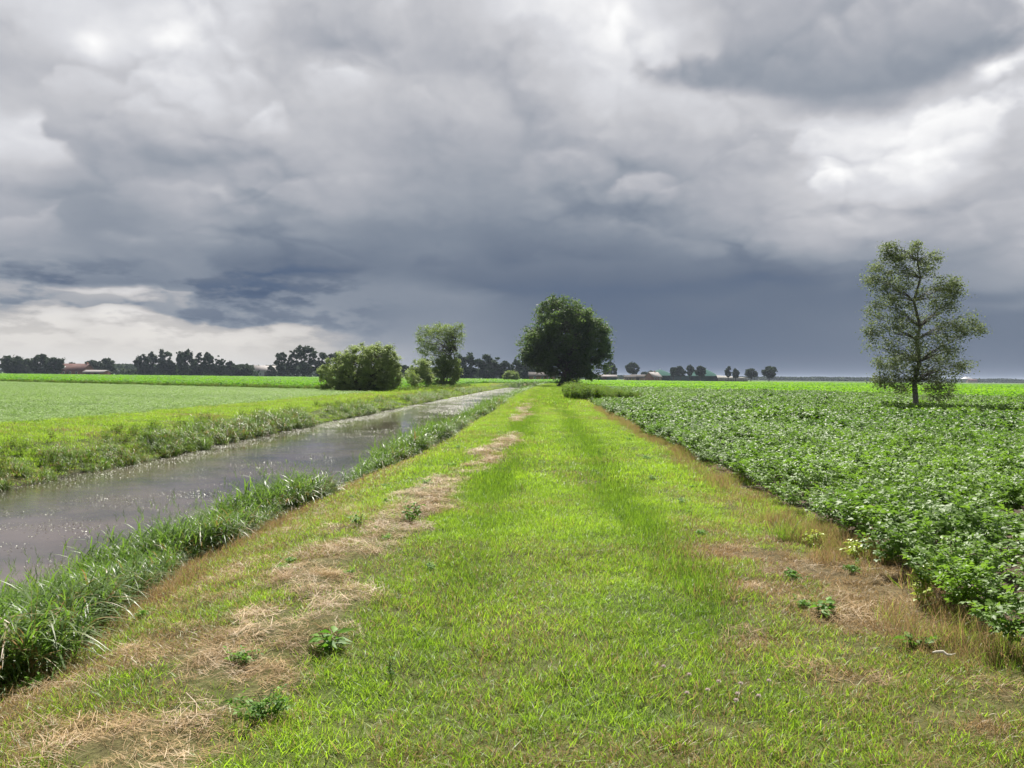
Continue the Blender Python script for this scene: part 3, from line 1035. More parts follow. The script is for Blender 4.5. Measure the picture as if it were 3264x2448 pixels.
# ---- reeds at the water's edge
def reed_proto(name, nst, h, seed, spread=0.22, plume=False):
    rs = np.random.default_rng(seed)
    B, D, L, W, Bd = [], [], [], [], []
    for s in range(nst):
        a = rs.uniform(0, 6.283)
        r = spread * math.sqrt(rs.uniform(0, 1))
        root = np.array([r * math.cos(a), r * math.sin(a), -0.05])
        lean = np.array([rs.normal(0.05, 0.13), rs.normal(-0.05, 0.13), 1.0])
        lean /= np.linalg.norm(lean)
        hh = h * rs.uniform(0.55, 1.05)
        B.append(root); D.append(lean); L.append(hh * 0.8); W.append(0.006); Bd.append(np.zeros(3))
        if rs.uniform() < 0.10:
            # flowering stem standing above the leaves
            top_ = root + lean * hh * 1.1
            B.append(root); D.append(lean); L.append(hh * 1.3); W.append(0.004); Bd.append(np.array([0.06, -0.03, -0.02]))
            for q in range(7):
                aa = rs.uniform(0, 6.283)
                B.append(top_ + lean * 0.02 * q); D.append(np.array([math.cos(aa) * 0.5, math.sin(aa) * 0.5, 0.9])); L.append(0.09); W.append(0.006); Bd.append(np.array([0.1, 0, -0.2]))
        nl = rs.integers(4, 7)
        for k in range(nl):
            t = 0.12 + 0.75 * k / nl + rs.uniform(0, 0.1)
            p = root + lean * hh * 0.8 * t
            la = rs.normal(-0.5, 1.5)
            dd = np.array([math.cos(la) * 0.45, math.sin(la) * 0.45, 1.0])
            dd /= np.linalg.norm(dd)
            ll = rs.uniform(0.32, 0.6) * (0.6 + 0.4 * h)
            bm = rs.uniform(0.25, 0.75)
            B.append(p); D.append(dd); L.append(ll); W.append(rs.uniform(0.013, 0.026)); Bd.append(np.array([math.cos(la) * bm, math.sin(la) * bm, -bm * rs.uniform(0.9, 1.7)]))
    B, D, L, W, Bd = map(np.array, (B, D, L, W, Bd))
    V, F, k = ribbons(B, D, L, W, Bd, 6, rs)
    tone = np.repeat(rs.uniform(0, 1, len(B)), k)
    brown = np.repeat(rs.uniform(0.05, 0.95, len(B)), k)
    return proto(name, mesh_np(name, V, [F], [M['reed']], smooth=True, attrs={'tone': tone, 'brown': brown}))


def build_reeds():
    rs = np.random.default_rng(13)
    ps = [reed_proto('reed_clump', 13, 0.85, 180 + k) for k in range(5)]
    # near bank
    y = rs.uniform(3.0, 60, 6200)
    y = y[rs.uniform(0, 1, len(y)) < np.interp(y, [3, 20, 60], [1, 0.8, 0.45])]
    wid = np.interp(y, [3, 8, 12, 17, 24, 40, 60], [1.8, 1.55, 1.25, 0.75, 0.8, 0.95, 1.0])
    band = 0.7 * vnoise(y, y * 0, 0.55, 91) + 0.3 * vnoise(y, y * 0, 1.6, 92)
    wid = wid * (0.55 + 0.75 * band)
    u = rs.uniform(0, 1, len(y))
    xs = water_near(y) - 0.25 + u * (wid + 0.2)
    dens = np.where((y > 16.5) & (y < 20.0), 0.3, 1.0) * (0.45 + 0.6 * sstep(band, 0.2, 0.5))
    k = rs.uniform(0, 1, len(y)) < dens
    y, xs, u, band = y[k], xs[k], u[k], band[k]
    x = xs + shift(y)
    size = (0.38 + 0.86 * sstep(band, 0.15, 0.75)) * (1 - 0.30 * u) * rs.uniform(0.8, 1.15, len(y)) * np.interp(y, [3, 6, 12, 15, 18, 22, 60], [0.84, 0.86, 0.9, 0.92, 0.72, 1.1, 1.25])
    z = np.maximum(gz(x, y), WATER_Z - 0.15)
    dr = np.clip(0.02 + 0.25 * sstep(u, 0.75, 1.0), 0, 1) * rs.uniform(0, 1.4, len(y))
    scatter('reeds', 'tall arching reeds along the near bank of the canal', ps, x, y, z, size, rs, lean=0.10, dry=dr, lum=np.clip(rs.normal(0.5, 0.25, len(y)), 0, 1), yaw=rs.normal(0, 0.9, len(y)))
    # distant near bank
    y = rs.uniform(58, END_Y, 3000)
    u = rs.uniform(0, 1, len(y))
    x = water_near(y) - 0.15 + u * 0.8 + shift(y)
    z = np.maximum(gz(x, y), WATER_Z - 0.1)
    # far bank
    y2 = rs.uniform(9, END_Y, 3800)
    y2 = y2[rs.uniform(0, 1, len(y2)) < np.interp(y2, [9, 60, 200], [1, 0.8, 0.5])]
    band2 = fbm(y2, y2 * 0, 0.3, 95, 3)
    u2 = rs.uniform(0, 1, len(y2))
    x2 = water_far(y2) + 0.2 - u2 * (0.5 + 1.0 * band2) + shift(y2)
    z2 = np.maximum(gz(x2, y2), WATER_Z - 0.1)
    s2 = (0.30 + 0.66 * sstep(band2, 0.3, 0.62)) * rs.uniform(0.7, 1.15, len(y2))
    # closing bank at the end of the water
    x3 = rs.uniform(-12, -1.5, 160) + 4.2
    y3 = rs.uniform(END_Y - 2.5, END_Y + 1.0, 160)
    z3 = np.maximum(gz(x3, y3), WATER_Z - 0.1)
    X = np.concatenate([x, x3])
    Y = np.concatenate([y, y3])
    Z = np.concatenate([z, z3])
    scatter('distant_reeds', 'pale glinting reeds along the distant near bank of the canal', ps, X, Y, Z, rs.uniform(0.6, 1.0, len(X)) * 1.35, rs, lean=0.1, lum=rs.uniform(0.4, 1, len(X)))
    scatter('far_bank_reeds', 'reeds and rank grass along the far bank of the canal', ps, x2, y2, z2, s2, rs, lean=0.14, dry=rs.uniform(0, 0.3, len(y2)), lum=np.clip(rs.normal(0.75, 0.25, len(y2)), 0, 1))
    wp = [proto('bank_weed', bush_proto('bank_weed', M['weed'], 9, 0.28, 0.6, 12, 0.075, 0.035, 200 + k, compound=False)) for k in range(3)]
    y4 = rs.uniform(9, 120, 1500)
    x4 = water_far(y4) - rs.uniform(0, 1.7, len(y4)) + shift(y4)
    k = fbm(y4, x4, 0.4, 97, 3) > 0.42
    x4, y4 = x4[k], y4[k]
    scatter('bank_weeds', 'bushy dark green weeds on the far bank of the canal', wp, x4, y4, gz(x4, y4), rs.uniform(0.3, 0.85, len(x4)), rs, dry=rs.uniform(0, 0.4, len(x4)))


build_reeds()


# ---- floating leaves and duckweed on the water
def build_floating():
    rs = np.random.default_rng(17)
    ps = []
    for k in range(4):
        n = 90
        r = 0.5 * np.sqrt(rs.uniform(0, 1, n))
        a = rs.uniform(0, 6.283, n)
        c = np.stack([r * np.cos(a), r * np.sin(a), rs.uniform(0.002, 0.012, n)], 1)
        da = rs.uniform(0, 6.283, n)
        D = np.stack([np.cos(da), np.sin(da), rs.normal(0, 0.25, n)], 1)
        D /= np.linalg.norm(D, axis=1, keepdims=True)
        U = np.stack([rs.normal(0, 0.28, n), rs.normal(0, 0.28, n), np.ones(n)], 1)
        U -= D * np.sum(U * D, 1, keepdims=True)
        U /= np.linalg.norm(U, axis=1, keepdims=True)
        V, F = leaflet(c, D, U, rs.uniform(0.015, 0.036, n), rs.uniform(0.008, 0.016, n))
        ps.append(proto('floating_leaf', mesh_np('floating_leaf', V, [F], [M['floating']], attrs={'tone': np.repeat(rs.uniform(0, 1, n), 5)})))
    y = rs.uniform(6, 200, 20000)
    xs = rs.uniform(-11.6, -3.6, len(y))
    x = xs + shift(y)
    n = fbm(x * 1.0, y * 0.45, 0.35, 111, 5)
    edge = 1 - sstep(xs - water_far(y), 0.3, 1.6)
    far = sstep(y, 55, 110)
    p = sstep(n, 0.50, 0.66) * 0.6 + edge * 0.6 + 0.03 + far * 0.12
    p *= np.interp(y, [6, 14, 22, 200], [0.08, 0.2, 0.8, 0.9])
    k = (rs.uniform(0, 1, len(y)) < p) & (xs < water_near(y) - 0.2) & (xs > water_far(y) + 0.1)
    x, y = x[k], y[k]
    scatter('floating_weed', 'glinting patches of weed afloat on the canal water', ps, x, y, np.full(len(x), WATER_Z), rs.uniform(0.6, 1.6, len(x)) * np.interp(y, [0, 40, 200], [0.8, 1.0, 1.3]), rs, lean=0.0, zscl=np.interp(y, [0, 40, 200], [1, 0.8, 0.5]))


build_floating()


# ---- potatoes
def build_potatoes():
    rs = np.random.default_rng(19)
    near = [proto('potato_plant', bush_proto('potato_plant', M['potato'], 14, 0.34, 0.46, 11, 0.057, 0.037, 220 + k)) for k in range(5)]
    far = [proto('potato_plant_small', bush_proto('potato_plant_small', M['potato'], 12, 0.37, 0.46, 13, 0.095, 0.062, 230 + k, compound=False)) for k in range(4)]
    rows = np.arange(1.5, 132, 0.68)
    X, Y = [], []
    for r in rows:
        x = np.arange(2.6, min(3.0 + r * 1.05 + 3, 130), 0.33)
        X.append(x + rs.normal(0, 0.06, len(x)))
        # the rows run slightly aslant of the track
        Y.append(r + 0.28 * x + rs.normal(0, 0.06, len(x)))
    x, y = np.concatenate(X), np.concatenate(Y)
    e = field_edge(y)
    keep = (x > e - 0.12 - 0.22 * sstep(-y, -9, -6)) & (y < grow_line_right(x) - 0.5) & (x < y * 0.78 + 2.5) & (y > 3.0)
    keep &= ~((y > 52) & (y < 84) & (x < 7.5 + shift(y)))
    gap = sstep(fbm(x, y, 0.30, 121, 4), 0.66, 0.73) * sstep(y, 11, 14)
    bare = np.exp(-(((x - 19.8) / 2.2) ** 2 + ((y - 35.2) / 1.5) ** 2)) + 0.9 * np.exp(-(((x - 15.5) / 1.3) ** 2 + ((y - 35.5) / 1.1) ** 2)) + 0.8 * np.exp(-(((x - 5.5) / 0.25) ** 2 + ((y - 9.2) / 0.2) ** 2))
    keep &= rs.uniform(0, 1, len(x)) > np.maximum(gap * 0.8, bare * 1.3)
    x, y = x[keep], y[keep]
    size = (0.42 + 1.15 * fbm(x, y, 0.45, 123, 4)) * rs.uniform(0.88, 1.12, len(x))
    size *= 1 - 0.18 * np.exp(-((x - field_edge(y) - 0.15) / 0.3) ** 2)
    lum = np.clip(0.05 + 1.3 * (fbm(x, y, 0.18, 127, 4) - 0.2) + rs.normal(0, 0.12, len(x)), 0, 1)
    z = gz(x, y) + 0.06
    d = np.hypot(x, y)
    a = d < 24
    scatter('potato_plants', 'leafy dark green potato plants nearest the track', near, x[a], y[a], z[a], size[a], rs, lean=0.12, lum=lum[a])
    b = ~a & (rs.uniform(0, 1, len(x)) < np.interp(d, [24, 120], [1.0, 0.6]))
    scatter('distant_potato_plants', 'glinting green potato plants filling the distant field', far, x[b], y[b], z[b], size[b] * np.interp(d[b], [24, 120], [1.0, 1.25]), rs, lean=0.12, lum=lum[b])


build_potatoes()


# ---- other crops
def crop_field(name, label, mat, inside, spacing, x0, x1, y0, y1, h, seed, leaf=(0.25, 0.12), rad=0.7, zoff=0.0, lumk=1.0):
    rs = np.random.default_rng(seed)
    ps = [proto(name + '_clump', bush_proto(name + '_clump', mat, 16, rad, h, 5, leaf[0], leaf[1], 300 + seed * 7 + k, compound=False)) for k in range(4)]
    n = int((x1 - x0) * (y1 - y0) / spacing ** 2)
    x, y = rs.uniform(x0, x1, n), rs.uniform(y0, y1, n)
    k = inside(x, y) & (np.abs(x) < y * 0.85 + 6)
    d = np.hypot(x, y)
    k &= rs.uniform(0, 1, n) < np.clip(150 / np.maximum(d, 1), 0.25, 1)
    x, y, d = x[k], y[k], d[k]
    s = rs.uniform(0.8, 1.2, len(x)) * np.clip(d / 110, 1, 2.6) ** 0.75
    zs = 1 / np.clip(d / 110, 1, 2.6) ** 0.75
    lum = np.clip(fbm(x, y, 0.04, seed, 4) * 2.0 - 0.5 + rs.normal(0, 0.15, len(x)), 0, 1) * lumk
    scatter(name, label, ps, x, y, gz(x, y) + zoff, s, rs, lean=0.05, lum=lum, zscl=zs)


crop_field('pale_crop', 'low pale green crop across the canal', M['pale'], lambda x, y: (x - shift(y) < -18.3) & (y < field_line_left(x) - 0.6), 0.62, -125, -17, 17, 165, 0.20, 1, leaf=(0.09, 0.03), rad=0.5)
crop_field('bright_crop', 'bright green beet crop stretching to the western farms', M['vivid'], lambda x, y: (x - shift(y) < -18.5) & (y > field_line_left(x) + 0.6), 1.15, -400, -17, 95, 430, 0.75, 2, leaf=(0.30, 0.13), lumk=0.3)
crop_field('eastern_crop', 'bright yellow green crop beyond the potato field', M['vivid'], lambda x, y: (x > 7.5) & (y > grow_line_right(x) + 0.5) & (y < 425), 1.15, 7, 380, 20, 430, 0.55, 3, leaf=(0.28, 0.12))
crop_field('northern_crop', 'bright green crop behind the end of the canal', M['vivid'], lambda x, y: (x > -19) & (x < 8) & (y > END_Y + 18), 1.15, -19, 8, 220, 430, 0.8, 4, leaf=(0.30, 0.13), lumk=0.3)


def build_weeds():
    rs = np.random.default_rng(23)
    ps = [proto('tall_weed', bush_proto('tall_weed', M['weed'], 12, 0.3, 0.95, 14, 0.10, 0.045, 400 + k, compound=False)) for k in range(4)]
    n = 3400
    y = rs.uniform(55, 86, n)
    x = rs.uniform(1.5, 9.5, n)
    u = (x - 1.5) / 8.0
    keep = (y > 56.5 + 9 * u + 3.5 * vnoise(x, y, 0.6, 5)) & (y < 86 - 8 * u) & (x > 1.6 + 0.5 * vnoise(x, y, 0.8, 6))
    x, y, u = x[keep] + shift(y[keep]), y[keep], u[keep]
    s = (1.35 - 0.95 * u) * rs.uniform(0.35, 1.1, len(x)) * (0.45 + 1.1 * fbm(x, y, 0.6, 143, 3))
    scatter('weed_thicket', 'thicket of tall nettles and weeds between track and potatoes', ps, x, y, gz(x, y), s, rs, dry=rs.uniform(0, 0.22, len(x)), lum=rs.uniform(0.1, 1.0, len(x)))
    # strip of rank growth at the left crop edge and under the western shrubs
    lp = [proto('rank_weed', bush_proto('rank_weed', M['weed'], 10, 0.3, 0.6, 9, 0.11, 0.05, 410 + k, compound=False)) for k in range(3)]
    x = rs.uniform(-120, -18, 900)
    y = field_line_left(x) + rs.normal(0, 0.5, len(x))
    x2 = rs.uniform(-21, -11.5, 420)
    y2 = rs.uniform(96, 158, len(x2))
    X, Y = np.concatenate([x, x2]), np.concatenate([y, y2])
    scatter('rank_growth', 'dull rank weeds along the edge between the two crops', lp, X, Y, gz(X, Y), rs.uniform(0.6, 1.25, len(X)), rs, dry=rs.uniform(0, 0.35, len(X)))


build_weeds()


# ------------------------------------------------------------------ trees
def tube(path, radii, sides=8):
    path = np.asarray(path, float)
    V, F = [], []
    for i, p in enumerate(path):
        d = path[min(i + 1, len(path) - 1)] - path[max(i - 1, 0)]
        d /= max(np.linalg.norm(d), 1e-6)
        a = np.cross(d, [0.3, 0.9, 0.1])
        a /= np.linalg.norm(a)
        b = np.cross(d, a)
        for k in range(sides):
            t = 2 * math.pi * k / sides
            V.append(p + (a * math.cos(t) + b * math.sin(t)) * radii[i])
    for i in range(len(path) - 1):
        for k in range(sides):
            q = (k + 1) % sides
            F.append((i * sides + k, i * sides + q, (i + 1) * sides + q, (i + 1) * sides + k))
    return np.array(V), np.array(F)


def merge(parts):
    V, F, o = [], [], 0
    for v, f in parts:
        V.append(v)
        F.append(f + o)
        o += len(v)
    return np.concatenate(V), np.concatenate(F)


def wavy(a, b, rs, n=6, amp=0.06, sag=0.0):
    a, b = np.asarray(a, float), np.asarray(b, float)
    L = np.linalg.norm(b - a)
    t = np.linspace(0, 1, n)[:, None]
    p = a * (1 - t) + b * t
    w = rs.normal(0, amp * L, (n, 3)) * np.sin(np.pi * t)
    p = p + w
    p[:, 2] += (np.sin(np.pi * t[:, 0]) * sag * L)
    return p


def tree(name, label, cat, loc, blobs, mat, bark, seed, nclump=60, per=60, leaf=0.12, clump_r=0.5, trunk_r=0.15, stems=1, top=0.8, group=None, surface=0.5, droop=0.0, limbs=True, aspect=0.5, base_spread=0.0, thick_twigs=0.02, pw=0.75):
    """blobs: (x, y, z, rx, ry, rz) ellipsoids of the crown relative to the base, metres"""
    rs = np.random.default_rng(seed)
    root = empty(name, loc)
    tag(root, label, cat, group)
    B = np.array(blobs, float)
    vol = B[:, 3] * B[:, 4] * B[:, 5]
    which = rs.choice(len(B), nclump, p=vol ** pw / np.sum(vol ** pw))
    d = rs.normal(0, 1, (nclump, 3))
    d /= np.linalg.norm(d, axis=1, keepdims=True)
    r = rs.uniform(0, 1, nclump) ** (1 / 3.0)
    r = r * (1 - surface) + surface * (0.75 + 0.3 * rs.uniform(0, 1, nclump))
    C = B[which, :3] + d * r[:, None] * B[which, 3:6]
    C[:, 2] = np.maximum(C[:, 2], 0.3 * clump_r)
    H = float(np.max(B[:, 2] + B[:, 5]))
    parts = []
    if limbs:
        cx, cy = float(np.average(B[:, 0], weights=vol)), float(np.average(B[:, 1], weights=vol))
        stem_paths = []
        for s in range(stems):
            if stems == 1:
                tip = (cx * 0.8, cy * 0.8, H * top)
                b0 = (0, 0, -0.3)
            else:
                a = 6.283 * s / stems + rs.uniform(-0.4, 0.4)
                b0 = (math.cos(a) * base_spread, math.sin(a) * base_spread, -0.3)
                q = rs.integers(0, nclump)
                tip = C[q] * np.array([0.8, 0.8, 0.9])
                tip = (tip[0], tip[1], max(tip[2], H * 0.55))
            p = wavy(b0, tip, rs, 10, 0.018 if stems == 1 else 0.03)
            rad = trunk_r * (1 - np.linspace(0, 1, 10)) ** 0.8 + 0.012 + trunk_r * 0.5 * np.exp(-np.linspace(0, 1, 10) * 14)
            parts.append(tube(p, rad, 8))
            stem_paths.append((p, rad))
        nmain = min(nclump, 22)
        for j in range(nclump):
            if j >= nmain and rs.uniform() > 0.45:
                continue
            p, rad = stem_paths[rs.integers(0, len(stem_paths))]
            # leave the stem below the clump
            hz = C[j, 2] - 0.45 * np.linalg.norm(C[j, :2] - p[0, :2])
            k = int(np.argmin(np.abs(p[:, 2] - max(hz, p[-1, 2] * 0.18))))
            rr = max(rad[k] * 0.42, thick_twigs)
            if j >= nmain:
                rr = thick_twigs
            q = wavy(p[k], C[j], rs, 6, 0.04, 0.05)
            parts.append(tube(q, np.linspace(rr, thick_twigs * 0.35, 6), 5))
        V, F = merge(parts)
        link('trunk', mesh_np('trunk', V, [F], [bark], smooth=True), root)
    # leaves
    n = nclump * per
    cid = np.repeat(np.arange(nclump), per)
    csz = clump_r * rs.uniform(0.6, 1.3, nclump)
    off = rs.normal(0, 0.5, (n, 3)) * csz[cid][:, None]
    off[:, 2] = off[:, 2] * 0.8 - droop * np.abs(off[:, 2]) - droop * csz[cid] * rs.uniform(0, 1.2, n)
    P = C[cid] + off
    P[:, 2] = np.maximum(P[:, 2], 0.05)
    D = rs.normal(0, 1, (n, 3))
    D[:, 2] = D[:, 2] * 0.6 - droop * 0.8
    D /= np.linalg.norm(D, axis=1, keepdims=True)
    U = rs.normal(0, 0.7, (n, 3)) + np.array([0, 0, 0.9])
    U -= D * np.sum(U * D, 1, keepdims=True)
    U /= np.maximum(np.linalg.norm(U, axis=1, keepdims=True), 1e-5)
    S = np.cross(D, U)
    ln = (leaf * rs.uniform(0.6, 1.3, n))[:, None]
    w = ln * aspect
    V = np.stack([P - D * ln * 0.5, P + S * w * 0.5 + U * w * 0.1, P + D * ln * 0.5, P - S * w * 0.5 + U * w * 0.1], 1).reshape(-1, 3)
    F = np.arange(n * 4).reshape(-1, 4)
    ct = rs.uniform(0, 1, nclump)
    tone = np.clip(0.55 * ct[cid] + 0.45 * rs.uniform(0, 1, n), 0, 1)
    link('crown', mesh_np('crown', V, [F], [mat], attrs={'tone': np.repeat(tone, 4)}), root)
    return root


FPX = 2650.0


def wx(px, D):
    """bearing of a thing noted on the photograph -> metres east at distance D"""
    return (px - 1715) / FPX * D


def hy(px):
    return 1201 + (px - 1632) * 0.0107


def wz(px, py, D):
    return (hy(px) - py) / FPX * D + 1.65


def near_trees():
    # big round dark tree at the end of the track
    D = 150.0
    tree('broad_tree', 'big round dark green tree at the far end of the grass track', 'tree', (wx(1799, D), D, 0),
         [(-0.9, 0, 9.6, 6.6, 6.2, 6.6), (-2.9, 0, 6.4, 5.6, 5.5, 4.0), (4.4, 0, 8.4, 3.9, 4.4, 4.3), (4.2, -0.5, 4.9, 4.0, 4.2, 3.6), (-0.6, 0.3, 12.8, 4.4, 4.2, 2.9), (0.8, 0, 2.6, 3.6, 3.4, 2.8), (-5.4, 0, 7.0, 2.8, 3.2, 3.2), (6.4, 0, 6.0, 2.2, 2.6, 2.6), (-6.4, 0, 5.2, 1.8, 2.2, 2.0), (5.6, 0, 10.0, 1.9, 2.2, 2.2), (0.5, 0, 8.0, 7.2, 6.0, 6.6)],
         M['dark_tree'], M['bark'], 501, nclump=680, per=100, leaf=0.38, clump_r=0.92, trunk_r=0.45, stems=5, base_spread=1.2, surface=0.62, thick_twigs=0.05, aspect=0.6)
    # willow bush across the canal
    D = 95.0
    s = 0.0358
    tree('willow_bush', 'wide rounded grey green willow bush across the canal', 'shrub', (wx(1145, D), D, -0.2),
         [(0.9, 0, 2.7, 3.6, 3.2, 2.95), (-1.5, 0, 2.0, 3.1, 2.8, 2.5), (2.3, 0, 3.1, 2.3, 2.6, 2.45), (-3.2, 0, 1.6, 1.7, 2.0, 1.6), (3.3, 0, 1.9, 1.4, 2.0, 2.0), (0.6, 0, 1.2, 3.8, 2.8, 1.5)],
         M['willow'], M['bark'], 502, nclump=760, per=75, leaf=0.25, clump_r=0.36, trunk_r=0.12, stems=7, base_spread=1.2, surface=0.72, aspect=0.32, thick_twigs=0.03)
    # loose pale tree with visible stems
    D = 140.0
    tree('slender_tree', 'loose pale green tree with visible forking stems across the canal', 'tree', (wx(1399, D), D, -0.2),
         [(-0.2, 0, 7.8, 3.4, 3.0, 2.6), (-2.6, 0, 8.6, 1.5, 1.6, 2.0), (2.4, 0, 8.6, 1.8, 1.7, 2.2), (0.4, 0, 9.6, 2.6, 2.2, 1.1), (3.3, 0, 10.2, 0.7, 0.8, 0.8), (1.6, 0, 5.0, 1.9, 1.8, 1.8), (-1.5, 0, 5.3, 1.7, 1.8, 1.6), (-2.9, 0, 6.8, 0.9, 1.0, 1.8), (2.9, 0, 6.6, 0.9, 1.0, 1.6), (1.2, 0, 3.2, 1.6, 1.5, 1.4)],
         M['alder'], M['bark'], 503, nclump=290, per=50, leaf=0.25, clump_r=0.6, trunk_r=0.2, stems=4, base_spread=0.35, surface=0.4, thick_twigs=0.045, aspect=0.42)
    tree('undergrowth_shrub', 'dense olive shrub around the foot of the loose pale tree', 'shrub', (wx(1420, D), D - 1, -0.2),
         [(0, 0, 1.9, 2.6, 1.6, 1.9), (1.3, 0, 3.2, 1.4, 1.3, 1.5), (-1.2, 0, 3.2, 1.5, 1.3, 1.4), (0.2, 0, 4.2, 1.3, 1.2, 1.3)],
         M['alder'], M['bark'], 504, nclump=210, per=60, leaf=0.26, clump_r=0.45, trunk_r=0.07, stems=4, base_spread=0.5, surface=0.6)
    D = 128.0
    tree('mixed_shrub', 'ragged grey green shrub between willow bush and pale tree', 'shrub', (wx(1332, D), D, -0.2),
         [(0.4, 0, 3.0, 1.7, 1.5, 1.6), (-0.3, 0, 1.6, 1.8, 1.5, 1.5), (0.9, 0, 1.4, 1.4, 1.3, 1.4)],
         M['willow'], M['bark'], 505, nclump=150, per=60, leaf=0.26, clump_r=0.45, trunk_r=0.07, stems=4, base_spread=0.5, surface=0.55)
    D = 112.0
    tree('leafy_shrub', 'small bright leafy shrub right of the willow bush', 'shrub', (wx(1312, D), D, -0.2),
         [(0, 0, 1.3, 1.0, 0.9, 1.3), (0.8, 0, 0.8, 0.9, 0.8, 0.8), (-0.2, 0, 2.2, 0.5, 0.5, 0.7)],
         M['alder'], M['bark'], 506, nclump=42, per=40, leaf=0.2, clump_r=0.36, trunk_r=0.05, stems=3, base_spread=0.3, surface=0.5)
    # the tree standing in the potato field
    D = 42.0
    k = D / FPX
    def b(px, py, rx, rz, ry=None):
        # noted on an enlargement 2.86 times the photograph, base at (735, 1590)
        f = k / 2.86
        return ((px - 735) * f, 0, 0.35 + (1590 - py) * f, rx * f, (ry or rx) * f, rz * f)
    blobs = [b(720, 160, 60, 95), b(470, 200, 65, 90), b(600, 250, 90, 80), b(380, 380, 100, 110), b(840, 300, 60, 110), b(560, 430, 150, 120), b(740, 430, 90, 180),
             b(980, 500, 120, 110), b(440, 600, 110, 110), b(1000, 640, 110, 90), b(620, 640, 150, 100), b(860, 700, 130, 120), b(1150, 850, 130, 80), b(520, 840, 190, 120),
             b(330, 900, 70, 70), b(780, 880, 200, 130, 230), b(1020, 900, 150, 110), b(400, 1020, 120, 90), b(640, 1060, 200, 120, 240), b(930, 1070, 180, 130, 240),
             b(450, 1180, 120, 90), b(640, 1200, 170, 90), b(960, 1220, 180, 100, 220), b(1160, 1200, 60, 40), b(470, 1320, 110, 90), b(900, 1350, 180, 90), b(600, 1420, 100, 80),
             b(950, 1450, 120, 90), b(1290, 880, 50, 50), b(500, 150, 60, 60), b(880, 230, 45, 70), b(1060, 520, 60, 80), b(1220, 790, 55, 50), b(340, 480, 60, 90), b(380, 720, 80, 90), b(690, 1330, 110, 60)]
    tree('field_tree', 'lone slender tree with glittering leaves standing in the potato field', 'tree', (wx(2902, D), D, 0),
         blobs, M['birch'], M['pale_bark'], 507, nclump=680, per=52, leaf=0.10, clump_r=0.36, pw=0.42, trunk_r=0.12, stems=1, top=0.97, surface=0.2, droop=0.2, thick_twigs=0.013, aspect=0.6)
    # round light shrub in front of the distant wood
    D = 330.0
    tree('round_shrub', 'small round yellow green shrub before the dark wood', 'shrub', (wx(1630, D), D, -0.2),
         [(0, 0, 1.9, 3.0, 2.8, 2.1)], M['alder'], M['bark'], 508, nclump=90, per=60, leaf=0.6, clump_r=0.7, trunk_r=0.1, stems=3, base_spread=0.5, surface=0.7)


near_trees()


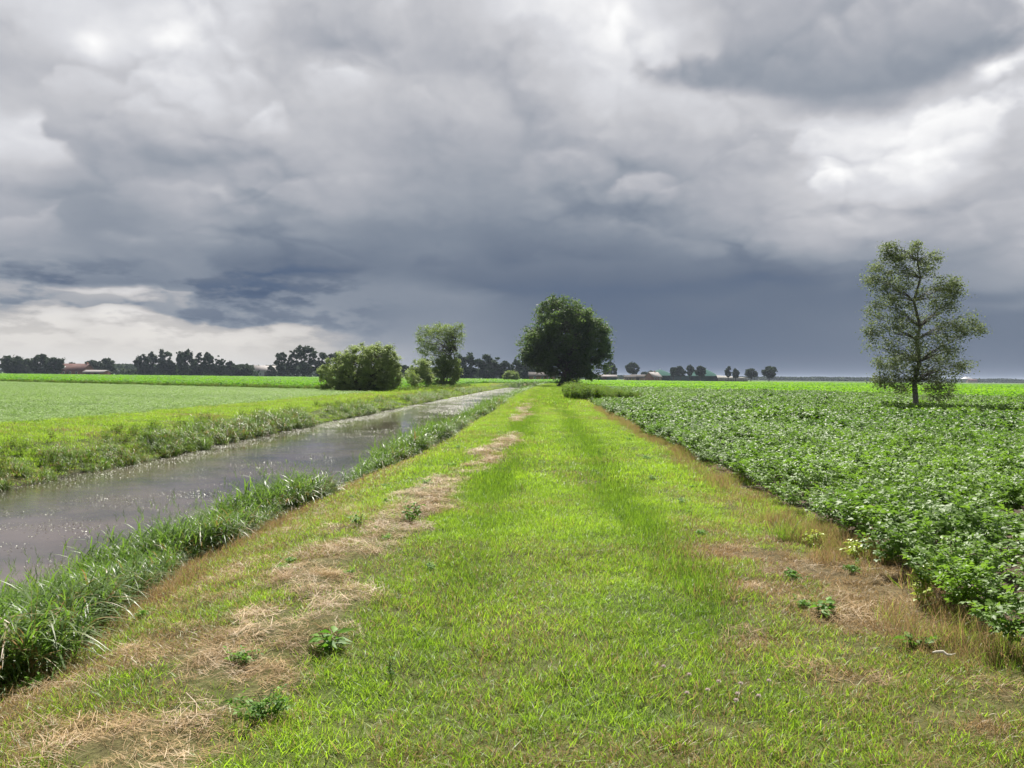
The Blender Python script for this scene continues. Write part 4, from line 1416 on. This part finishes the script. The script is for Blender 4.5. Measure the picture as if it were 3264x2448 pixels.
def far_trees():
    # left px, right px, top py, distance, label
    T = [(-30, 45, 1137, 480, 'dark tree cut by the left edge of the view'),
         (33, 74, 1140, 500, 'low dark tree second from the left edge'),
         (68, 130, 1126, 480, 'tall dark tree left of the red roofed farmhouse'),
         (120, 174, 1137, 470, 'dark tree touching the left end of the red roof'),
         (185, 213, 1152, 560, 'small dark treetop showing above the red roof'),
         (243, 297, 1148, 550, 'dark tree right behind the red roofed farmhouse'),
         (297, 343, 1138, 520, 'single round dark tree right of the low barn'),
         (411, 458, 1127, 520, 'dark tree at the left of the clump with the pointed top'),
         (448, 488, 1119, 530, 'tree with sky gaps in the middle of the pointed clump'),
         (482, 534, 1110, 520, 'tallest tree with pointed top in its clump'),
         (516, 548, 1150, 520, 'low tree at the right foot of the pointed clump'),
         (550, 612, 1116, 510, 'broad tree at the left of the wide middle clump'),
         (604, 647, 1120, 520, 'tree in the middle of the wide middle clump'),
         (632, 675, 1123, 510, 'round tree in the right half of the wide middle clump'),
         (671, 704, 1130, 510, 'narrow tree at the right end of the wide middle clump'),
         (702, 746, 1148, 530, 'low tree just right of the wide middle clump'),
         (738, 802, 1161, 520, 'low broad tree left of the grey barn'),
         (840, 872, 1164, 560, 'low dark tree in front of the grey barn'),
         (868, 915, 1121, 500, 'dark tree right of the grey barn'),
         (908, 955, 1113, 500, 'dark tree left of the tallest one by the willow bush'),
         (940, 1007, 1100, 500, 'tallest dark tree left of the willow bush'),
         (998, 1045, 1121, 500, 'dark tree at the left end of the willow bush'),
         (1035, 1090, 1123, 500, 'dark tree half hidden by the willow bush'),
         (1262, 1298, 1162, 480, 'small dark tree seen between the willow bush and pale tree'),
         (1445, 1522, 1125, 470, 'dark tree right beside the loose pale tree'),
         (1518, 1594, 1130, 470, 'round dark tree left of the small round shrub'),
         (1588, 1630, 1150, 470, 'low dark tree above the small round shrub'),
         (1622, 1665, 1143, 470, 'dark tree right above the small round shrub'),
         (1655, 1710, 1152, 480, 'dark tree at the left edge of the big round tree'),
         (1700, 1760, 1160, 480, 'dark tree hidden low behind the big round tree'),
         (1919, 1969, 1154, 560, 'dark tree at the right edge of the big round tree'),
         (1994, 2036, 1155, 640, 'lone high crowned tree right of the teal shed'),
         (2040, 2066, 1184, 700, 'low tree behind the tan farm building'),
         (2062, 2084, 1181, 720, 'small tree left of the first green dome'),
         (2130, 2159, 1171, 600, 'narrow tree right of the first green dome'),
         (2150, 2183, 1167, 600, 'wider tree between the two green domes'),
         (2184, 2208, 1161, 600, 'tallest narrow tree between the two green domes'),
         (2211, 2246, 1166, 600, 'broad tree before the second green dome'),
         (2305, 2326, 1167, 600, 'narrow pointed tree over the concrete silo'),
         (2327, 2351, 1175, 600, 'smaller leaning tree over the concrete silo'),
         (2369, 2406, 1172, 600, 'round tree at the right end of the concrete silo'),
         (2423, 2466, 1168, 600, 'rightmost round dark tree of the farm')]
    for i, (l, r, t, D, lab) in enumerate(T):
        rs = np.random.default_rng(600 + i)
        H = wz((l + r) / 2, t, D)
        W = (r - l) / FPX * D / 2
        x = wx((l + r) / 2, D)
        bare = (r > 1990)
        z0 = 0.28 if bare else 0.06
        zc = H * (1 + z0) / 2
        bl = [(0, 0, zc, W * 0.92, W * 0.8, H * (1 - z0) / 2 * 0.95)]
        for q in range(5):
            a = rs.uniform(0, 6.283)
            zq = H * rs.uniform(z0 + 0.2, 0.85)
            rr = W * rs.uniform(0.3, 0.5)
            off = W - rr * 0.8
            bl.append((math.cos(a) * off, math.sin(a) * off, zq, rr, rr, rr * rs.uniform(0.7, 1.1)))
        bl.append((rs.uniform(-0.25, 0.25) * W, 0, H - W * 0.35, W * 0.4, W * 0.4, W * 0.36))
        if not bare:
            bl.append((0, 0, H * 0.2, W * 0.85, W * 0.6, H * 0.22))
        size = 0.085 * min(W, 8)
        tree('dark_tree', lab, 'tree', (x, D, -0.2), bl, M['far_tree'], M['bark'], 700 + i, nclump=110, per=42, leaf=size * 1.6 + 0.45, clump_r=max(W * 0.17, 0.5), trunk_r=0.35, stems=1, group='trees around the distant farms', surface=0.55, thick_twigs=0.12, aspect=0.75)


far_trees()


def wood_band(name, label, segs, seed, kind='stuff', dens=1.0, leaf=1.6):
    """distant woodland as one mass: leaf clumps over a length of country"""
    rs = np.random.default_rng(seed)
    P = []
    for (p0, p1, D, t0, t1) in segs:
        x0, x1 = wx(p0, D), wx(p1, D)
        n = int(abs(x1 - x0) * 7 * dens)
        u = rs.uniform(0, 1, n)
        px = p0 + (p1 - p0) * u
        H = wz(px, t0 + (t1 - t0) * u, D)
        xx = x0 + (x1 - x0) * u
        H = H * (0.62 + 0.5 * fbm(xx, xx * 0, 0.05, seed, 4))
        P.append(np.stack([xx, D + rs.uniform(-15, 40, n), -0.2 + H * rs.uniform(0, 1, n) ** 0.7], 1))
    P = np.concatenate(P)
    n = len(P)
    D_ = rs.normal(0, 1, (n, 3)); D_ /= np.linalg.norm(D_, axis=1, keepdims=True)
    U = rs.normal(0, 1, (n, 3)); U -= D_ * np.sum(U * D_, 1, keepdims=True); U /= np.linalg.norm(U, axis=1, keepdims=True)
    S = np.cross(D_, U)
    l = (leaf * rs.uniform(0.6, 1.4, n))[:, None]
    V = np.stack([P - D_ * l * 0.5, P + S * l * 0.4, P + D_ * l * 0.5, P - S * l * 0.4], 1).reshape(-1, 3)
    me = mesh_np(name, V, [np.arange(n * 4).reshape(-1, 4)], [M['far_tree']], attrs={'tone': np.repeat(rs.uniform(0, 1, n), 4)})
    tag(link(name, me), label, kind=kind)


wood_band('distant_wood', 'low dark woods along the western horizon', [(-60, 420, 760, 1160, 1156), (380, 900, 760, 1156, 1162), (380, 760, 540, 1172, 1174), (860, 1100, 760, 1162, 1164), (1100, 1480, 760, 1164, 1164), (1400, 1780, 700, 1168, 1166)], 801, dens=5.0, leaf=2.4)
wood_band('horizon_wood', 'thin blue grey line of woods on the eastern horizon', [(1760, 2200, 1100, 1196, 1196), (2150, 2480, 1500, 1200, 1200), (2440, 2760, 1500, 1199, 1203), (2740, 3400, 1700, 1203, 1209)], 802, dens=3.5, leaf=3.5)


# ------------------------------------------------------------------ farm buildings
def box(x0, x1, y0, y1, z0, z1):
    v = np.array([(x, y, z) for z in (z0, z1) for y in (y0, y1) for x in (x0, x1)], float)
    f = np.array([(0, 2, 3, 1), (4, 5, 7, 6), (0, 1, 5, 4), (2, 6, 7, 3), (0, 4, 6, 2), (1, 3, 7, 5)])
    return v, f


def gable_walls(w, d, ze, zr):
    """walls with gable ends left and right (ridge along x)"""
    hw, hd = w / 2, d / 2
    v = np.array([(-hw, -hd, 0), (hw, -hd, 0), (hw, hd, 0), (-hw, hd, 0), (-hw, -hd, ze), (hw, -hd, ze), (hw, hd, ze), (-hw, hd, ze), (-hw, 0, zr), (hw, 0, zr)], float)
    q = np.array([(0, 1, 5, 4), (2, 3, 7, 6), (0, 4, 7, 3), (1, 2, 6, 5)])
    t = np.array([(4, 8, 7), (5, 6, 9)])
    return v, q, t


def gable_roof(w, d, ze, zr, over=0.5, th=0.22):
    hw, hd = w / 2 + over, d / 2 + over
    sl = (zr - ze) / (d / 2)
    e = ze - sl * over
    prof = [(-hd, e + 0.01), (0, zr + 0.01), (hd, e + 0.01), (hd, e + th), (0, zr + th + 0.03), (-hd, e + th)]
    v = np.array([(sx * hw, py, pz) for sx in (-1, 1) for (py, pz) in prof], float)
    f = [np.array([(0, 1, 7, 6), (1, 2, 8, 7), (2, 3, 9, 8), (3, 4, 10, 9), (4, 5, 11, 10), (5, 0, 6, 11)]), np.array([(0, 5, 4, 1), (1, 4, 3, 2), (6, 7, 10, 11), (7, 8, 9, 10)])]
    return v, f


def house(name, label, cat, x, y, w, d, ze, zr, wall, roof, windows=(), doors=(), chimneys=(), yaw=0.0, dormers=()):
    root = empty(name, (x, y, -0.2))
    root.rotation_euler = (0, 0, yaw)
    tag(root, label, cat)
    v, q, t = gable_walls(w, d, ze, zr)
    link('wall', mesh_np('wall', v, [q, t], [wall]), root)
    v, f = gable_roof(w, d, ze, zr)
    ro = link('roof', mesh_np('roof', v, f, [roof]), root)
    for cx in chimneys:
        v, f = box(cx - 0.4, cx + 0.4, 0.2, 1.0, zr - 0.8, zr + 1.2)
        link('chimney', mesh_np('chimney', v, [f], [M['brick']]), ro)
    sl = (zr - ze) / (d / 2)
    for cx in dormers:
        zc = ze + (zr - ze) * 0.45
        v, f = box(cx - 0.8, cx + 0.8, -d / 2 * 0.8, -d / 2 * 0.35, zc - 0.8, zc + 0.7)
        link('dormer', mesh_np('dormer', v, [f], [M['white']]), ro)
    for (cx, cz, ww, wh) in windows:
        v, f = box(cx - ww / 2, cx + ww / 2, -d / 2 - 0.08, -d / 2 + 0.1, cz - wh / 2, cz + wh / 2)
        wi = link('window', mesh_np('window', v, [f], [M['white']]), root)
        v, f = box(cx - ww / 2 + 0.12, cx + ww / 2 - 0.12, -d / 2 - 0.10, -d / 2 - 0.06, cz - wh / 2 + 0.12, cz + wh / 2 - 0.12)
        link('pane', mesh_np('pane', v, [f], [M['glass']]), wi)
    for (cx, ww, wh) in doors:
        v, f = box(cx - ww / 2, cx + ww / 2, -d / 2 - 0.06, -d / 2 + 0.1, 0.05, wh)
        link('door', mesh_np('door', v, [f], [M['dark_wood']]), root)
    return root


def lathe(prof, n=40):
    V, F = [], []
    for (r, z) in prof:
        for k in range(n):
            a = 2 * math.pi * k / n
            V.append((r * math.cos(a), r * math.sin(a), z))
    for i in range(len(prof) - 1):
        for k in range(n):
            q = (k + 1) % n
            F.append((i * n + k, i * n + q, (i + 1) * n + q, (i + 1) * n + k))
    return np.array(V, float), np.array(F)


def dome_tank(name, label, x, y, r, zw, zt, wall, foil):
    root = empty(name, (x, y, -0.2))
    tag(root, label, 'storage tank')
    v, f = lathe([(r, 0), (r, zw), (r + 0.15, zw), (r + 0.15, zw + 0.25), (r - 0.2, zw + 0.25)])
    link('tank_wall', mesh_np('tank_wall', v, [f], [wall]), root)
    prof = [(max(r * u, 0.01), zw + 0.2 + (zt - zw) * (1 - u ** 1.45)) for u in np.linspace(1, 0, 14)]
    v, f = lathe(prof)
    link('dome', mesh_np('dome', v, [f], [foil], smooth=True), root)
    v, f = lathe([(0.25, zt - 0.1), (0.25, zt + 0.7), (0.45, zt + 0.7), (0.01, zt + 1.0)], 10)
    link('vent', mesh_np('vent', v, [f], [M['white']]), root)


def buildings():
    house('farmhouse', 'long farmhouse with big red tiled roof among the western trees', 'house', wx(213, 520), 520, 20, 11, 2.9, 7.1, M['brick'], M['roof_red'],
          windows=[(-7, 1.5, 1.3, 1.4), (-3.4, 1.5, 1.3, 1.4), (1.2, 1.5, 1.3, 1.4), (5.6, 1.5, 1.3, 1.4)], doors=[(-0.9, 1.1, 2.2)], chimneys=(8.5,), dormers=(-5,), yaw=-0.15)
    house('open_barn', 'low barn with pale sheet roof right of the farmhouse', 'barn', wx(286, 495), 495, 13, 8, 1.9, 3.1, M['brick'], M['roof_pale'], doors=[(-3, 2.8, 1.7), (2.5, 2.8, 1.7)], yaw=-0.1)
    house('grey_barn', 'grey barn with pale roof seen between dark trees', 'barn', wx(836, 640), 640, 16, 18, 4.5, 8.4, M['grey_wall'], M['roof_pale'], doors=[(0, 4, 3.6)], windows=[(-5.5, 2.2, 1.5, 1.0), (5.5, 2.2, 1.5, 1.0)], yaw=0.5)
    house('brick_cottage', 'low brick house half hidden left of the big round tree', 'house', wx(1728, 455), 455, 14, 9, 2.4, 4.3, M['brick'], M['roof_dark'], windows=[(-4, 1.5, 1.3, 1.2), (0, 1.5, 1.3, 1.2), (4, 1.5, 1.3, 1.2)], doors=[(2, 1.1, 2.1)], chimneys=(3,))
    house('teal_shed', 'dark teal shed with white roof right of the big round tree', 'shed', wx(1935, 500), 500, 10.5, 8, 2.4, 3.5, M['teal_wall'], M['roof_pale'], doors=[(-2, 2.5, 2.1)])
    house('pale_cottage', 'small pale walled house beneath the high crowned tree', 'house', wx(2006, 610), 610, 8, 7, 2.2, 3.6, M['tan_wall'], M['roof_dark'], windows=[(-2, 1.3, 1.2, 1.1), (2, 1.3, 1.2, 1.1)], doors=[(0, 1, 2)])
    house('tan_barn', 'low tan barn left of the brick house by the domes', 'barn', wx(2040, 620), 620, 15, 9, 2.4, 4.4, M['tan_wall'], M['roof_dark'], doors=[(-3, 2.4, 2.1), (3.5, 2.4, 2.1)], yaw=0.1)
    house('brick_house', 'brick house with pale gable in front of the first dome', 'house', wx(2080, 600), 600, 9, 8, 3.0, 6.2, M['brick'], M['roof_pale'], windows=[(-2.6, 1.7, 1.2, 1.3), (0, 1.7, 1.2, 1.3), (2.6, 1.7, 1.2, 1.3)], chimneys=(2,), yaw=0.7)
    dome_tank('digester_tank', 'round dark tank under the first green dome beside the brick house', wx(2101, 655), 655, 11.0, 3.9, 8.6, M['tank'], M['dome'])
    dome_tank('digester_tank', 'round dark tank under the second green dome beside the silo', wx(2236, 655), 655, 12.3, 3.9, 9.8, M['tank'], M['dome'])
    root = empty('low_tank', (wx(2162, 650), 650, -0.2))
    tag(root, 'flat topped dark tank between the two green domes', 'storage tank')
    v, f = lathe([(0.01, 3.7), (9.0, 3.7), (9.0, 0)])
    link('tank_wall', mesh_np('tank_wall', v, [f], [M['tank']]), root)
    v, f = lathe([(9.0, 3.7), (9.15, 3.7), (9.15, 3.95), (8.8, 3.95)])
    link('rim', mesh_np('rim', v, [f], [M['dome']]), root)
    # concrete clamp silo of upright slabs
    D = 640
    x0, x1 = wx(2284, D), wx(2378, D)
    root = empty('silo', ((x0 + x1) / 2, D, -0.2))
    tag(root, 'long weathered concrete clamp silo right of the second dome', 'silo')
    w = x1 - x0
    n = 12
    for (y0_, nm) in ((0, 'slab_wall'), (16, 'slab_wall')):
        ps = []
        for k in range(n):
            a = -w / 2 + w * k / n
            ps.append(box(a + 0.04, a + w / n - 0.04, y0_, y0_ + 0.35, 0, 3.1 + 0.07 * (k % 3)))
            ps.append(box(a - 0.12, a + 0.12, y0_ - 0.3, y0_ - 0.02, 0, 2.8))
        V, F = merge(ps)
        link(nm, mesh_np(nm, V, [F], [M['concrete']]), root)
    # cover of the heap inside the silo
    V, F = [], []
    for i, s in enumerate(np.linspace(0, 1, 9)):
        for j, t in enumerate(np.linspace(0, 1, 9)):
            V.append((-w / 2 + w * s, 0.6 + 15.2 * t, 2.6 + 2.3 * math.sin(math.pi * t) * (1 - 0.7 * s)))
    for i in range(8):
        for j in range(8):
            F.append((i * 9 + j, i * 9 + j + 1, i * 9 + j + 10, i * 9 + j + 9))
    link('heap_cover', mesh_np('heap_cover', V, [np.array(F)], [M['concrete']], smooth=True), root)
    dome_tank('white_tank', 'far white dome on the horizon right of the field tree', wx(3058, 1450), 1450, 9.5, 6.5, 10.6, M['grey_wall'], M['white_dome'])
    house('far_house', 'tiny pale house on the horizon below the white dome', 'house', wx(3075, 1400), 1400, 14, 9, 3.5, 6.0, M['tan_wall'], M['roof_red'])


buildings()


# ------------------------------------------------------------------ single plants and small things near the viewer
def herb(name, label, cat, x, y, mat, nstem, rad, h, nl, ll, lw, seed, compound=True, group=None):
    me = bush_proto('leaves', mat, nstem, rad, h, nl, ll, lw, seed, compound=compound)
    root = empty(name, (x, y, float(gz(x, y))))
    tag(root, label, cat, group)
    link('leaves', me, root)
    rs = np.random.default_rng(seed)
    ps = []
    for k in range(nstem):
        a = rs.uniform(0, 6.283)
        ps.append(tube(wavy((0, 0, -0.02), (math.cos(a) * rad * 0.5, math.sin(a) * rad * 0.5, h * 0.8), rs, 5, 0.04), np.linspace(0.004, 0.0015, 5), 5))
    V, F = merge(ps)
    link('stems', mesh_np('stems', V, [F], [M['stem']], attrs={'tone': np.zeros(len(V))}), root)


def small_things():
    herb('yellow_plant', 'bright yellow green leafy plant at the potato edge nearest the viewer', 'plant', 2.86, 6.25, M['yellow'], 5, 0.13, 0.26, 5, 0.06, 0.035, 901)
    herb('yellow_plant', 'yellow green plant under the overhanging potato leaves farther back', 'plant', 2.92, 7.7, M['yellow'], 6, 0.16, 0.22, 5, 0.055, 0.035, 902)
    herb('yellow_plant', 'small yellow green plant in the brown verge grass by the potatoes', 'plant', 2.78, 8.4, M['yellow'], 4, 0.12, 0.18, 5, 0.05, 0.03, 903)
    herb('nettle_plant', 'dark green nettle standing in the hay strip left of the grass', 'plant', -1.40, 9.2, M['herb'], 9, 0.16, 0.30, 9, 0.06, 0.03, 904, compound=False)
    herb('nettle_plant', 'smaller dark nettle at the water side of the hay strip', 'plant', -1.95, 9.0, M['herb'], 6, 0.12, 0.18, 7, 0.05, 0.03, 905, compound=False)
    herb('yarrow_plant', 'low feathery green herb beside the nearest hay heap', 'plant', -1.28, 3.95, M['herb'], 8, 0.19, 0.12, 8, 0.035, 0.016, 906)
    herb('yarrow_plant', 'feathery green herb half buried in hay at lower left', 'plant', -1.62, 4.6, M['herb'], 7, 0.15, 0.10, 8, 0.035, 0.016, 907)
    herb('dock_plant', 'broad leaved dock on the right edge of the hay strip', 'plant', -1.22, 4.95, M['herb'], 5, 0.13, 0.14, 5, 0.11, 0.045, 908, compound=False)
    herb('dock_plant', 'pale broad leaved dock in the brown verge at the right', 'plant', 2.0, 5.9, M['herb'], 5, 0.11, 0.10, 5, 0.08, 0.045, 909, compound=False)
    herb('dock_plant', 'lower dock close to the bare soil on the right', 'plant', 2.35, 5.2, M['herb'], 5, 0.12, 0.10, 5, 0.07, 0.04, 910, compound=False)
    herb('wilted_plant', 'thin dark wilted weed standing alone in the left grass', 'plant', -0.80, 4.6, M['herb'], 2, 0.03, 0.17, 3, 0.05, 0.02, 911, compound=False)
    # tall green tuft
    t = tuft('grass_tuft_tall', M['grass'], 260, 0.20, 0.26, 0.005, 0.5, 912, segs=4, spread=0.35)
    o = link('tall_tuft', t.data, loc=(2.62, 8.7, float(gz(2.62, 8.7))))
    tag(o, 'tall dark green grass tuft in the brown verge by the potatoes', 'grass tuft')
    # white clover heads
    rs = np.random.default_rng(31)
    heads = [(0.86, 4.15), (0.93, 4.22), (1.0, 4.12), (0.80, 4.32), (1.06, 4.30), (0.74, 4.05), (0.97, 4.02), (1.12, 4.18), (0.68, 4.40), (1.22, 4.36)]
    n = 60
    d = rs.normal(0, 1, (n, 3)); d[:, 2] = np.abs(d[:, 2]) - 0.3
    d /= np.linalg.norm(d, axis=1, keepdims=True)
    U = np.cross(d, rs.normal(0, 1, (n, 3))); U /= np.linalg.norm(U, axis=1, keepdims=True)
    V, F = leaflet(d * 0.002, d, U, np.full(n, 0.011), np.full(n, 0.005))
    head = mesh_np('flower_head', V, [F], [M['clover']], attrs={'tone': np.repeat(rs.uniform(0, 1, n), 5)})
    sv, sf = tube(wavy((0, 0, -0.11), (0, 0, 0), rs, 5, 0.03), np.full(5, 0.0012), 5)
    stem = mesh_np('stem', sv, [sf], [M['stem']], attrs={'tone': np.zeros(len(sv))})
    for (x, y) in heads:
        r_ = empty('clover_flower', (x, y, float(gz(x, y)) + 0.10 + rs.uniform(-0.01, 0.02)))
        tag(r_, 'pinkish white clover head in the grass near the bottom of the track', 'flower', 'clover flowers in the grass')
        link('flower_head', head, r_)
        link('stem', stem, r_)
    # bleached stick
    z = float(gz(2.4, 4.95))
    sv, sf = tube(wavy((-0.055, 0.02, 0.0), (0.055, -0.03, 0.012), rs, 6, 0.05), np.array([0.004, 0.008, 0.009, 0.008, 0.006, 0.003]), 7)
    o = link('stick', mesh_np('stick', sv, [sf], [M['twig']], smooth=True), loc=(2.4, 4.95, z + 0.05))
    tag(o, 'short bleached stick lying in the brown verge grass', 'stick')


small_things()


# ------------------------------------------------------------------ thin rainy air over the whole plain
def build_haze():
    v, f = box(-4200, 4200, -700, 5200, -3.0, 24.0)
    m, N, out = new_mat('thin_haze')
    p = N.node('ShaderNodeVolumePrincipled')
    p.inputs['Color'].default_value = (0.70, 0.80, 1.0, 1)
    p.inputs['Density'].default_value = 0.00010
    N.l.new(p.outputs[0], out.inputs['Volume'])
    o = link('haze', mesh_np('haze', v, [f], [m]))
    tag(o, 'thin blue haze of rainy air over the plain', kind='stuff')


build_haze()
